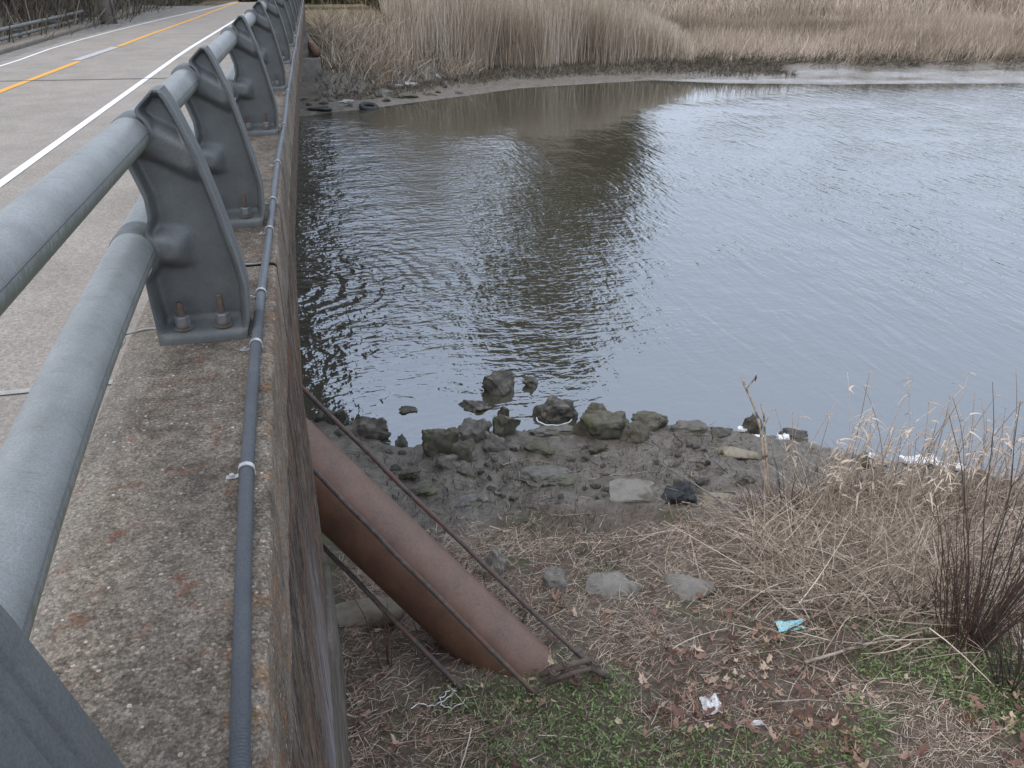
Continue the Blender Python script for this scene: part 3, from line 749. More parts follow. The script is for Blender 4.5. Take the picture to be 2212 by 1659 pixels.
rock("blocky dark rock standing in the creek, farthest one from the near bank", 1075, 850, 70, 44, M['rock_dark'], z=WATER, seed=1, group=GW)
rock("small low dark rock just right of the blocky rock in the creek", 1148, 836, 38, 19, M['rock_dark'], z=WATER, seed=2, group=GW)
rock("flat jagged rock barely above the water, below and left of the blocky rock", 1020, 886, 62, 19, M['rock_dark'], z=WATER, seed=3, group=GW, pts=10)
rock("small dark rock in the water touching the pointed green boulder", 1086, 900, 28, 19, M['rock_dark'], z=WATER, seed=4, group=GW)
rock("large rounded speckled rock in the water with a white foam rim", 1203, 908, 84, 44, M['rock_dark'], z=WATER, seed=5, group=GW, pts=26)
rock("thin sliver of rock alone in the water near the bridge", 880, 892, 40, 11, M['rock_dark'], z=WATER, seed=6, group=GW, pts=9)
rock("long broken chunk like a log lying in the water beside the brown pipe", 786, 952, 112, 48, M['rock_dark'], z=WATER, depthr=.5, seed=7, group=GW, tilt=-.12, rot=.05)
rock("dark mossy chunk behind the long broken chunk, hard by the bridge wall", 712, 925, 70, 42, M['rock_dark'], z=WATER, seed=57, group=GW)
rock("small upright rock at the water's edge left of the shoreline boulders", 867, 966, 27, 26, M['rock_grey'], seed=8, group=GW, z=WATER)
rock("dark green humped boulder at the left end of the shoreline pile", 950, 976, 74, 52, M['rock_moss'], seed=9, group=GS)
rock("pale grey mud-coated boulder at the water's edge", 1024, 952, 64, 42, M['rock_grey'], seed=10, group=GS, pts=24)
rock("pointed green boulder at the water's edge behind the pile", 1099, 942, 62, 50, M['rock_moss'], seed=11, group=GS, pts=12)
rock("wedge-shaped dark green boulder in front of the pale grey boulder", 996, 992, 56, 44, M['rock_moss'], seed=12, group=GS, pts=12)
rock("grey split stone in front of the pointed green boulder", 1066, 972, 50, 36, M['rock_grey'], seed=13, group=GS)
rock("square-topped mossy stone sticking up behind the big green boulder", 1290, 905, 46, 32, M['rock_moss'], seed=14, group=GS, z=WATER+.02)
rock("biggest yellow-green boulder in the middle of the shoreline pile", 1310, 946, 112, 52, M['rock_moss'], seed=15, group=GS, pts=20)
rock("round dark green boulder leaning on the right of the biggest boulder", 1372, 952, 66, 44, M['rock_moss'], seed=16, group=GS)
rock("smooth green boulder at the water's edge, right end of the main pile", 1406, 928, 72, 34, M['rock_moss'], seed=17, group=GS, pts=22)
rock("long flat brown slab of rock lying along the waterline", 1190, 938, 100, 20, M['rock_grey'], seed=18, group=GS, depthr=.5)
rock("low grey mound of rock on the waterline right of the main pile", 1490, 936, 66, 24, M['rock_grey'], seed=19, group=GS)
rock("single dark round boulder at the waterline behind the cut sapling", 1625, 936, 40, 36, M['rock_dark'], seed=20, group=GS, pts=24)
rock("flat-topped dark rock on the waterline right of the cut sapling", 1722, 952, 66, 22, M['rock_dark'], seed=21, group=GS)
rock("humped brown rock on the waterline in front of the tall reeds", 1812, 968, 58, 36, M['rock_dark'], seed=22, group=GS)
rock("olive rock capped with white scum on the waterline among the reeds", 1874, 1010, 54, 36, M['rock_moss'], seed=23, group=GS)
rock("low dark stone on the waterline, left of the dark round boulder", 1560, 944, 48, 17, M['rock_dark'], seed=24, group=GS)
rock("dark stone at the waterline near the right edge of the picture", 2120, 1042, 56, 22, M['rock_dark'], seed=25, group=GS)
rock("flat mossy stone half sunk in mud, left of the twig clump", 910, 1064, 62, 17, M['rock_moss'], seed=26, group=GM)
rock("small green stone in mud beside the upper tie rod", 886, 1034, 42, 24, M['rock_moss'], seed=27, group=GM)
rock("thin grey stone edge showing through smooth mud, lowest of the sunk stones", 1015, 1090, 66, 13, M['rock_grey'], seed=28, group=GM)
rock("broad flat greenish stone in the middle of the mud", 1180, 1040, 100, 26, M['rock_grey'], seed=29, group=GM)
rock("low mossy stone in mud left of the broad flat stone", 1012, 1030, 50, 15, M['rock_moss'], seed=30, group=GM)
rock("flat olive stone behind the broad flat stone in mud", 1160, 978, 74, 24, M['rock_moss'], seed=31, group=GM)
rock("small round green stone in mud below the biggest boulder", 1293, 978, 36, 22, M['rock_moss'], seed=32, group=GM)
rock("grey lumpy stone in mud below the wedge-shaped boulder", 960, 1010, 52, 30, M['rock_grey'], seed=33, group=GM)
rock("black angular rock on the mud beside the forked branch", 1472, 1086, 78, 40, M['rock_black'], seed=34, group=GM, pts=18)
GC = "broken concrete slabs on the near bank"
rock("pale flat concrete slab flush with the mud", 1370, 1078, 112, 26, M['slab'], flat=.12, seed=35, group=GC, sink=.5, name="concrete_slab", cat="slab", rough=.03)
rock("short tan slab right of the black rock", 1550, 1088, 66, 18, M['slab_tan'], flat=.14, seed=36, group=GC, sink=.5, name="concrete_slab", cat="slab", rough=.03)
rock("long tan slab sloping down the mud behind the sapling", 1590, 990, 116, 24, M['slab_tan'], flat=.10, seed=37, group=GC, sink=.5, name="concrete_slab", cat="slab", rough=.03, rot=-.5, depthr=.35)
rock("wide grey slab half buried in straw, middle of the near bank", 1325, 1288, 124, 40, M['slab'], flat=.16, seed=38, group=GC, sink=.45, name="concrete_slab", cat="slab", rough=.04, tilt=-.1)
rock("grey slab under pale straw, right of the wide grey slab", 1495, 1290, 116, 40, M['slab'], flat=.16, seed=39, group=GC, sink=.45, name="concrete_slab", cat="slab", rough=.04)
rock("small tilted grey chunk in straw above the wide slab's left end", 1200, 1272, 52, 40, M['slab'], seed=40, group=GC, name="concrete_slab", cat="slab")
rock("whitish lump of rubble beside the brown pipe's upper edge", 1062, 1250, 62, 50, M['slab'], seed=41, group=GC, name="concrete_slab", cat="slab", rough=.16)
rock("grey rounded stone in the stubble behind the sapling's foot", 1612, 1040, 44, 22, M['rock_grey'], seed=42, group=GM)
rock("flat buff slab between the bridge wall and the brown pipe", 792, 1345, 170, 44, M['slab_tan'], flat=.14, seed=43, group=GC, sink=.35, name="concrete_slab", cat="slab", rough=.03, rot=-.05, depthr=.42, pts=30)
GF = "stones on the far bank"
for (lab, px, py, ww, hh, mt) in [
    ("small white stone on the far bank mud", 858, 190, 24, 9, 'rock_pale'), ("pale broad stone at the foot of the far reeds", 888, 178, 36, 12, 'rock_pale'),
    ("upright pale stone at the right end of the far bank stones", 946, 172, 15, 12, 'rock_pale'), ("tilted grey plank-like stone on the far bank", 826, 204, 34, 12, 'rock_grey'),
    ("dark flat-topped stone near the far waterline", 883, 212, 50, 13, 'rock_moss'), ("yellowish low stone nearest the far end of the bridge", 745, 222, 36, 9, 'rock_pale'),
    ("mossy green stone beside the tilted far stone", 792, 214, 34, 9, 'rock_moss'), ("dark lump on the far mud by the bridge, at the water", 690, 240, 50, 12, 'rock_black'),
    ("small dark stone right of the dark flat-topped stone", 926, 206, 22, 8, 'rock_moss')]:
    rock(lab, px, py, ww, hh, M[mt], seed=60, group=GF)
rnd = random.Random(5)
for i in range(60):
    px = rnd.uniform(840, 1560); py = rnd.uniform(965, 1085)
    rock("small muddy pebble lying loose on the near mudflat", px, py, rnd.uniform(10, 24), rnd.uniform(6, 12), M[rnd.choice(['rock_grey', 'rock_dark', 'rock_moss'])], seed=100+i, group="small pebbles on the near mudflat", name="pebble", cat="pebble")
for i in range(40):
    px = rnd.uniform(655, 1000); py = rnd.uniform(178, 236) - max(0, (px-740))*.09
    rock("small dark clod or stone on the far mud", px, py, rnd.uniform(8, 20), rnd.uniform(4, 8), M[rnd.choice(['rock_black', 'rock_dark', 'rock_moss'])], seed=200+i, group="small dark clods on the far mud", name="clod", cat="clod")
# old tyre half sunk by the far waterline
p = at_z(798, 237, WATER); bm_t = MB(); pts = [(.27*math.cos(a), .27*math.sin(a), 0) for a in np.linspace(0, 2*math.pi, 41)]
bm_t.tube(pts, .085, 12, cap=False); ty = bm_t.build("old_tyre", M['rock_black'], None, True); ty.location = (p.x, p.y+.3, WATER+.06); ty.rotation_euler = (.18, .1, 0)
tag(ty, "old black tyre lying half sunk at the far waterline", "tyre")

# ------------------------------------------------------------------ dry vegetation on the near bank
M['straw'] = attr_mat("dry_straw", [(0, (.08, .052, .038)), (.25, (.20, .14, .10)), (.5, (.36, .27, .205)), (.8, (.54, .44, .34)), (1, (.72, .62, .50))])
M['straw_red'] = attr_mat("reddish_straw", [(0, (.055, .03, .022)), (.5, (.16, .085, .06)), (1, (.30, .19, .13))])
M['thatch'] = attr_mat("reed_thatch", [(0, (.095, .07, .052)), (.35, (.28, .218, .168)), (.7, (.49, .40, .315)), (1, (.74, .65, .53))])
M['green'] = attr_mat("green_weeds", [(0, (.08, .11, .045)), (.5, (.16, .22, .085)), (1, (.28, .35, .16))], .7)
M['leaf'] = attr_mat("dead_leaves", [(0, (.10, .055, .042)), (.35, (.19, .108, .082)), (.7, (.33, .21, .155)), (1, (.55, .43, .32))], .75)
M['stub'] = attr_mat("dark_stubble", [(0, (.022, .018, .013)), (.6, (.06, .05, .036)), (1, (.16, .12, .08))])
def scatter(n, x0, x1, y0, y1, keep=None):
    X = rng.uniform(x0, x1, n); Y = rng.uniform(y0, y1, n)
    if keep is not None:
        k = rng.random(n) < keep(X, Y); X, Y = X[k], Y[k]
    return X, Y
def Dn(X, Y): return interp(X, SHX, SHY)-Y
def horiz(n, up=.08, bias=None, bs=0):
    a = rng.uniform(0, 2*math.pi, n)
    if bias is not None: a = np.where(rng.random(n) < bs, bias + rng.normal(size=n)*.45 + math.pi*(rng.random(n) < .5), a)
    return np.stack([np.cos(a), np.sin(a), rng.normal(size=n)*up+up*.4], -1)
ok = lambda X, Y: (X > -.25)
# flat litter of dead straw over the dry ground
def dens(X, Y):
    d = Dn(X, Y); k = np.clip((d-1.9+fbm(X*1.3, Y*1.3, 21)*1.6)/.6, .02, 1); g = np.clip(.7+fbm(X*1.9, Y*1.9, 88)*3.0, .35, 1)*np.clip(1-(fbm(X*1.6, Y*1.6, 40, 5)*3.2*3.4+.10)*np.clip((3.6-Y)/.3, 0, 1), .3, 1)
    return k*g*(X > -.25)
X, Y = scatter(120000, -.3, 7.5, 2.0, 6.6, dens)
n = len(X); L = np.minimum(rng.lognormal(-2.45, .5, n), .4)
Z = height(X, Y)+rng.uniform(.002, .035, n)
tag(blades("straw_litter", np.stack([X, Y, Z], -1), horiz(n, .10, .35, .35), L, rng.uniform(.0018, .0042, n), M['straw'], 3, .5, .05, flat=True), "fallen dry straw and grass covering the near bank", "straw", kind="stuff")
X, Y = scatter(20000, -.3, 7.5, 2.2, 6.2, lambda X, Y: dens(X, Y)*np.clip(fbm(X*.9, Y*.9, 33)*4+.55, 0, 1))
n = len(X); tag(blades("reddish_straw", np.stack([X, Y, height(X, Y)+rng.uniform(.002, .03, n)], -1), horiz(n, .12), rng.uniform(.05, .28, n), rng.uniform(.002, .006, n), M['straw_red'], 3, .6, .05, flat=True), "reddish brown dead grass matted on the near bank", "dead grass", kind="stuff")
# longer pale stalks lying about
X, Y = scatter(480, -.2, 7.5, 2.0, 6.4, lambda X, Y: dens(X, Y)*.8)
n = len(X); tag(blades("fallen_stalks", np.stack([X, Y, height(X, Y)+.03], -1), horiz(n, .07, .2, .5), rng.uniform(.2, .75, n), rng.uniform(.004, .009, n), M['thatch'], 5, .35, .03, flat=True, taper=.5), "long pale fallen stalks strewn on the near bank", "stalks", kind="stuff")
# dark stubble in the mud
X, Y = scatter(10500, .2, 8, 3.8, 7.4, lambda X, Y: (Dn(X, Y) > .3)*(Dn(X, Y) < 3.2)*np.clip(fbm(X*1.7, Y*1.7, 50)*5+.25+(X > 2.4)*.35, 0, 1))
n = len(X); dr = np.stack([rng.normal(size=n)*.25, rng.normal(size=n)*.25, np.ones(n)], -1)
tag(blades("mud_stubble", np.stack([X, Y, height(X, Y)-.01], -1), dr, rng.uniform(.02, .11, n), rng.uniform(.003, .008, n), M['stub'], 2, .25), "dark cut stubble poking out of the near mud", "stubble", kind="stuff")
X, Y = scatter(6000, -.2, 8, 3.6, 7.6, lambda X, Y: (Dn(X, Y) > .1)*(Dn(X, Y) < 2.8)*np.clip(fbm(X*2.1, Y*2.1, 54)*5+.45, 0, 1))
n = len(X); tag(blades("mud_debris", np.stack([X, Y, height(X, Y)+.006], -1), horiz(n, .06), rng.uniform(.03, .22, n), rng.uniform(.004, .012, n), M['stub'], 3, .5, flat=True), "dark rotted twigs and stems lying on the near mud", "debris", kind="stuff")
# green patches
def gden(X, Y):
    q = fbm(X*1.6, Y*1.6, 40, 5)*3.2
    low = np.clip((3.60-Y)/.3, 0, 1)
    return np.clip(q*3.4+.16, 0, 1)*low
X, Y = scatter(62000, -.25, 5.5, 2.0, 4.4, gden); n = len(X)
tag(blades("green_ground_cover", np.stack([X, Y, height(X, Y)+rng.uniform(.005, .045, n)], -1), np.stack([rng.normal(size=n), rng.normal(size=n), rng.uniform(.2, 1.4, n)], -1), rng.uniform(.012, .034, n), rng.uniform(.007, .014, n), M['green'], 2, .6, .2, taper=.5), "low green chickweed patches on the near bank", "weeds", kind="stuff")
X, Y = scatter(9000, -.25, 5.5, 2.0, 4.6, lambda X, Y: np.clip(fbm(X*1.2, Y*1.2, 44)*4+.2, 0, 1)*(Y < 3.9)); n = len(X)
tag(blades("green_grass", np.stack([X, Y, height(X, Y)], -1), np.stack([rng.normal(size=n)*.5, rng.normal(size=n)*.5, np.ones(n)], -1), rng.uniform(.03, .08, n), rng.uniform(.002, .004, n), M['green'], 3, .6, .3), "short green grass coming up through the litter", "grass", kind="stuff")
# dead leaves
def leaf_obj(name, X, Y, size, lift=.055):
    n = len(X); K = 11; V = np.zeros((n, K+1, 3)); ang = rng.uniform(0, 2*math.pi, n)
    tiltv = rng.normal(size=(n, 2))*.45
    lob = rng.uniform(.25, .5, n); curl = rng.uniform(.1, .9, n)
    Z = height(X, Y)+rng.uniform(.004, lift, n)
    t = np.linspace(0, 2*math.pi, K, endpoint=False)
    for k in range(K):
        r = (1-lob*(k % 2))*(.62+.38*np.abs(np.cos(t[k]))) * rng.uniform(.8, 1.15, n)
        lx = r*np.cos(t[k])*size*.5; ly = r*np.sin(t[k])*size*.36
        zz = curl*(lx**2+ly**2*2)/(size*.5) + rng.normal(size=n)*size*.06 + tiltv[:, 0]*lx+tiltv[:, 1]*ly
        V[:, k, 0] = X+lx*np.cos(ang)-ly*np.sin(ang); V[:, k, 1] = Y+lx*np.sin(ang)+ly*np.cos(ang); V[:, k, 2] = Z+zz
    V[:, K] = np.stack([X, Y, Z], -1)
    b = (np.arange(n)*(K+1))[:, None]
    fs = [np.concatenate([b+K, b+k, b+(k+1) % K], 1) for k in range(K)]
    return mesh(name, V.reshape(-1, 3), np.stack(fs, 1).reshape(-1, 3), M['leaf'], None, False, np.repeat(rng.random(n), K+1))
X, Y = scatter(8000, -.25, 6.0, 2.0, 4.8, lambda X, Y: np.clip(fbm(X*1.6, Y*1.6, 61)*2.6+.32, .06, 1)*np.clip((4.4-Y)/1.3, .08, 1)*np.where(X < 1.2, .6, 1)); n = len(X)
tag(leaf_obj("leaf_litter", X, Y, rng.uniform(.025, .095, n)), "dead brown oak leaves scattered over the near bank", "leaves", kind="stuff")
X, Y = scatter(500, -.66, -.60, .9, 2.6); 
# reddish seed litter in the gutter between curb and road
n = len(X); X = np.array([IN(y)-.06 for y in Y])+rng.normal(size=n)*.012
lo = leaf_obj("gutter_litter", X, Y, rng.uniform(.008, .02, n)); co = np.zeros(len(lo.data.vertices)*3); lo.data.vertices.foreach_get("co", co); co = co.reshape(-1, 3)
hh = np.repeat(height(X, Y), 12); co[:, 2] += ROADZ-hh+.02; lo.data.vertices.foreach_set("co", co.ravel().astype(np.float32)); tag(lo, "reddish brown leaf crumbs in the gutter under the rail", "litter", kind="stuff")

# thatch of broken reeds on the right
M['reed_stalk'] = M['thatch']
def region(px0, px1, py0, py1, n, keep=None):
    px = rng.uniform(px0, px1, n); py = rng.uniform(py0, py1, n)
    if keep is not None: k = rng.random(n) < keep(px, py); px, py = px[k], py[k]
    out = np.zeros((len(px), 3)); z = -3.1*np.ones(len(px))
    Fv, Rv, Uv = np.array(F), np.array(R), np.array(U)
    D = Fv + Rv*(((px*SC-512)/FPX)[:, None]) + Uv*(((384-py*SC)/FPX)[:, None])
    for _ in range(25):
        P = D*((z-CAM_Z)/D[:, 2])[:, None]; z = .5*z+.5*height(P[:, 0], P[:, 1])
    P = D*((z-CAM_Z)/D[:, 2])[:, None]; P[:, 2] = height(P[:, 0], P[:, 1]); return P
kt = lambda px, py: np.clip((px-1560)/130, 0, 1)*np.clip((1330+(px-1600)*.12-py)/70, .05, 1)*np.clip((py-1045-np.maximum(0, 1800-px)*.30)/45, 0, 1)
P = region(1560, 2360, 1010, 1430, 34000, kt); n = len(P)
P[:, 2] += rng.uniform(0, 1, n)**1.5*.16
d = horiz(n, .38, .15, .4)
tag(blades("reed_thatch", P, d, rng.uniform(.12, .55, n), rng.uniform(.003, .009, n), M['thatch'], 5, .6, .25), "tangled thatch of broken pale reeds on the near right bank", "reeds", kind="stuff")
P = region(1600, 2360, 1020, 1330, 4500, kt); n = len(P)
tag(blades("standing_dead_grass", P, np.stack([rng.normal(size=n)*.22, rng.normal(size=n)*.22, np.ones(n)], -1), rng.uniform(.12, .42, n), rng.uniform(.003, .007, n), M['thatch'], 5, .35, .2), "upright dead grass stems among the near thatch", "grass", kind="stuff")
# arching tussock in the middle of the thatch
c0 = G(1900, 1190); n = 420; a = rng.uniform(-.4, math.pi+.4, n)
d = np.stack([np.cos(a)*.9, np.sin(a)*.5, rng.uniform(.4, 1.5, n)], -1)
tk = blades("grass_tussock", np.stack([c0.x+rng.normal(size=n)*.10, c0.y+rng.normal(size=n)*.08, np.full(n, c0.z)], -1), d, rng.uniform(.3, .75, n), rng.uniform(.004, .008, n), M['thatch'], 7, .35, 1.1)
tag(tk, "pale arching grass tussock flopped over in the middle of the thatch", "tussock")
c0 = G(1455, 1262); n = 240; a = rng.uniform(0, 2*math.pi, n)
tk = blades("grass_tussock", np.stack([c0.x+rng.normal(size=n)*.07, c0.y+rng.normal(size=n)*.05, np.full(n, c0.z)], -1), np.stack([np.cos(a), np.sin(a), rng.uniform(.1, .9, n)], -1), rng.uniform(.12, .36, n), rng.uniform(.003, .005, n), M['thatch'], 6, .3, .9)
tag(tk, "small pale tussock spilling over the half buried grey slab", "tussock")
# tall standing reed stalks with a few blades and drooping tips
stl = region(1690, 2330, 1050, 1150, 210, lambda px, py: np.where(px > 1780, 1, .45))
Ms = M['thatch']
def reed(p, h, lean):
    m = MB(); at = []; pts = [Vector(p)+Vector((lean[0]*t_*t_*h, lean[1]*t_*t_*h, h*t_)) for t_ in np.linspace(0, 1, 9)]
    m.tube(pts, [.0056*(1-.6*t_) for t_ in np.linspace(0, 1, 9)], 5); r0 = rnd.random()
    for k in range(rnd.randint(2, 6)):
        i = rnd.randint(4, 8); q = pts[i]; a = rnd.uniform(0, 6.28); L = rnd.uniform(.05, .17); wv = .0085
        dv = Vector((math.cos(a), math.sin(a)*.6, rnd.uniform(-.2, .7))).normalized(); sd_ = Vector((-math.sin(a), math.cos(a), .4)).normalized()*wv
        v = []; f = []
        for j in range(4):
            t_ = j/3; c = q+dv*L*t_+Vector((0, 0, -.5*L*t_*t_)); v += [c-sd_*(1-t_*.8), c+sd_*(1-t_*.8)]
        for j in range(3): f.append((2*j, 2*j+1, 2*j+3, 2*j+2))
        m.add(v, f)
    return m, r0
for i, p in enumerate(stl):
    h = rnd.uniform(.35, .95) if rnd.random() < .75 else rnd.uniform(.9, 1.35)
    m, r0 = reed(p, h, (rnd.gauss(0, .16), rnd.gauss(0, .1)))
    o = mesh("reed_stalk", m.v, m.f, M['thatch'], None, True, np.clip(np.full(len(m.v), .35+.5*r0)+0*np.arange(len(m.v)), 0, 1))
    tag(o, "thin dry reed stalk standing among the others on the near right bank", "reed", "tall dry reed stalks on the near right bank")

# ------------------------------------------------------------------ shrubs and branches
M['twig_red'] = speck_mat("red_brown_bark", (.05, .028, .02), (.135, .075, .05), 20, .8, .4, .003)
M['twig_grey'] = speck_mat("grey_bark", (.11, .098, .085), (.30, .27, .235), 20, .85, .5, .003)
M['twig_dark'] = speck_mat("dark_bark", (.03, .025, .022), (.08, .065, .055), 20, .85, .5, .003)
M['bark_tan'] = speck_mat("tan_bark", (.22, .175, .13), (.48, .40, .31), 25, .85, .5, .003, (.08, .06, .05), 12)
def stem_pts(p, d, L, n=12, wob=.03, curve=(0, 0, 0), sd=0):
    p = Vector(p); d = Vector(d).normalized(); out = []
    for i in range(n+1):
        t_ = i/n; out.append(p+d*L*t_+Vector(curve)*L*t_*t_+Vector(mnoise.noise_vector(Vector((sd*7.3, t_*3, sd))))*wob*L*t_)
    return out
def shrub(name, label, base, nst, hmin, hmax, spread, mat, r0=.005, bias=(0, 0), sub=3, bspread=.06):
    t = thing(name, label, "shrub", base, None)
    for s_ in range(nst):
        m = MB(); a = rnd.uniform(0, 6.28); sp = spread*math.sqrt(rnd.random())
        d = (math.cos(a)*sp+bias[0], math.sin(a)*sp+bias[1], 1); L = rnd.uniform(hmin, hmax)
        b = (math.cos(a)*bspread*rnd.random()*2, math.sin(a)*bspread*rnd.random(), -.03)
        pts = stem_pts(b, d, L, 12, .06, (math.cos(a)*.12, math.sin(a)*.1, 0), s_+base[0])
        r = r0*rnd.uniform(.6, 1.3); m.tube(pts, [r*(1-.75*i/12) for i in range(13)], 6)
        for q in range(rnd.randint(0, sub)):
            i = rnd.randint(3, 9); dd = (Vector(d).normalized()+Vector((rnd.gauss(0, .45), rnd.gauss(0, .3), rnd.uniform(.1, .4)))).normalized()
            m.tube(stem_pts(pts[i], dd, L*rnd.uniform(.12, .38), 6, .06, sd=q+s_), [r*.45*(1-.6*k/6) for k in range(7)], 5)
        m.build("stem", mat, t, True)
    return t
def gp(px, py): p = G(px, py); return tuple(p)
shrub("bare_shrub", "dense fan of thin reddish brown stems on the near right bank", gp(2085, 1395), 70, .65, 1.35, .30, M['twig_red'], .0042, (.10, .05), bspread=.11)
shrub("bare_shrub", "tall sparse dark stems curving out of the reddish shrub to the right", gp(2100, 1400), 16, 1.2, 2.1, .32, M['twig_dark'], .006, (.16, .10))
shrub("bare_shrub", "grey tangled shrub cut off by the right edge of the picture", gp(2215, 1470), 36, .4, 1.2, .5, M['twig_dark'], .0045, (.0, .0), bspread=.12)
shrub("bare_shrub", "few thin dark stems left of the reddish shrub", gp(1975, 1330), 8, .25, .6, .40, M['twig_dark'], .0045)
shrub("bare_shrub", "slim bare stems standing in front of the brown pipe", gp(840, 1440), 5, .35, .85, .10, M['twig_red'], .0055, (-.0, .0), 2, .03)
shrub("bare_shrub", "tiny dark twig bush between the upper tie rod and the straw", gp(1125, 1340), 4, .15, .32, .30, M['twig_dark'], .004)
shrub("bare_shrub", "thin upright twigs beside the cut sapling", gp(1700, 1110), 9, .3, .75, .22, M['twig_dark'], .0038)
shrub("bare_shrub", "brown twiggy bush at the left end of the thatch", gp(1665, 1120), 22, .25, .55, .5, M['twig_red'], .0032, bspread=.1)
shrub("rust_fern", "two tufts of rust-coloured dead fern in the green at lower right", gp(2085, 1560), 22, .08, .17, .30, speck_mat("rust_plant", (.14, .05, .02), (.30, .11, .045), 30), .0022, bspread=.02)
m = MB(); b = G(1655, 1075)
def sp(px, py, dd): return at_d(px, py, dd)
db = depth(b)
tr = thing("cut_sapling", "leafless cut-off sapling with two stubby tips rising over the water", "sapling", tuple(b))
m.tube([Vector(sp(x, y, db-.02))-b for x, y in ((1660, 1078), (1654, 1030), (1648, 975), (1643, 925), (1632, 885), (1618, 852), (1608, 832), (1603, 815))], [.017, .016, .015, .014, .012, .011, .010, .009], 10)
m.build("trunk", M['bark_tan'], tr, True)
for pl, rr_ in ((((1662, 1078), (1657, 1000), (1652, 940), (1650, 895), (1644, 872)), .013), (((1612, 840), (1622, 828), (1630, 818)), .007), (((1650, 925), (1660, 900), (1672, 880)), .004)):
    m = MB(); m.tube([Vector(sp(x, y, db-.03))-b for x, y in pl], [rr_*(1-.35*i/len(pl)) for i in range(len(pl))], 8); m.build("branch", M['bark_tan'], tr, True)
m = MB(); q = Vector(sp(1632, 817, db-.03))-b
m.tube([q-Vector((0, 0, .03)), q, q+Vector((.005, 0, .035))], [.004, .012, .003], 6); m.build("dry_seed_head", M['leaf'], tr, True)
def branch(label, pl, r, mat, lift=.03, name="fallen_branch", side=()):
    G0 = [G(*q) for q in pl]; b = G0[0]; t = thing(name, label, "branch", tuple(b))
    def make(pl_, r_, nm):
        pts = [G(*q)+Vector((0, 0, lift))-b for q in pl_]; fine = []
        for i in range(len(pts)-1):
            for k in range(5): fine.append(pts[i].lerp(pts[i+1], k/5)+Vector(mnoise.noise_vector(pts[i]*4+Vector((k*.3, 0, 0))))*r_*.5)
        fine.append(pts[-1]); m = MB(); m.tube(fine, [r_*(1-.6*i/len(fine)) for i in range(len(fine))], 7); m.build(nm, mat, t, True)
    make(pl, r, "limb")
    for s_ in side: make(s_, r*.55, "side_twig")
    return t
branch("grey forked branch lying on the mud past the black rock", [(1608, 1138), (1560, 1108), (1500, 1070), (1425, 1022)], .016, M['twig_grey'], .11, side=[[(1590, 1125), (1530, 1120), (1470, 1105)], [(1520, 1083), (1470, 1045), (1440, 1030)]])
branch("pale curved stick lying in the grass below the blue wrapper", [(1735, 1448), (1800, 1428), (1860, 1408), (1920, 1398), (1985, 1404)], .012, M['bark_tan'], .07)
branch("long straight pale stalk lying among brown leaves at lower right", [(1655, 1532), (1740, 1526), (1890, 1538)], .006, M['bark_tan'], .06)
branch("thin tan stick in the lower right litter, tilted across the green", [(1905, 1590), (1960, 1612), (2010, 1640)], .007, M['bark_tan'], .06)
branch("short pale stick above the white paper scrap", [(1520, 1470), (1560, 1455), (1610, 1440)], .005, M['bark_tan'], .03)
branch("bundle of dark slanted sticks behind the blue wrapper", [(1700, 1375), (1780, 1340), (1870, 1300), (1935, 1270)], .006, M['twig_red'], .06, side=[[(1740, 1385), (1820, 1345), (1900, 1300)], [(1690, 1350), (1770, 1325), (1850, 1290)], [(1730, 1360), (1830, 1315), (1880, 1285)]])
branch("grey weathered limb half buried in the thatch", [(1760, 1225), (1800, 1245), (1850, 1290)], .015, M['twig_grey'], .18)
branch("dark log piece behind the reddish shrub's foot", [(2060, 1375), (2120, 1358), (2190, 1345)], .020, M['twig_grey'], .03)
branch("arched dark runner stem in the green below the dark shrub", [(1790, 1425), (1900, 1395), (2000, 1385), (2080, 1400)], .006, M['twig_dark'], .06)
branch("straw-coloured stem on the mud in front of the twig clump", [(1270, 1040), (1330, 1030), (1400, 1022)], .006, M['bark_tan'], .02)
branch("pale bent stem over the red-brown stuff on the mud", [(1085, 1010), (1120, 1000), (1165, 1000), (1210, 1010)], .007, M['bark_tan'], .03)
branch("dark drift twig on the mud near the wide grey slab's top", [(1150, 1110), (1210, 1118), (1280, 1112)], .006, M['bark_tan'], .02)

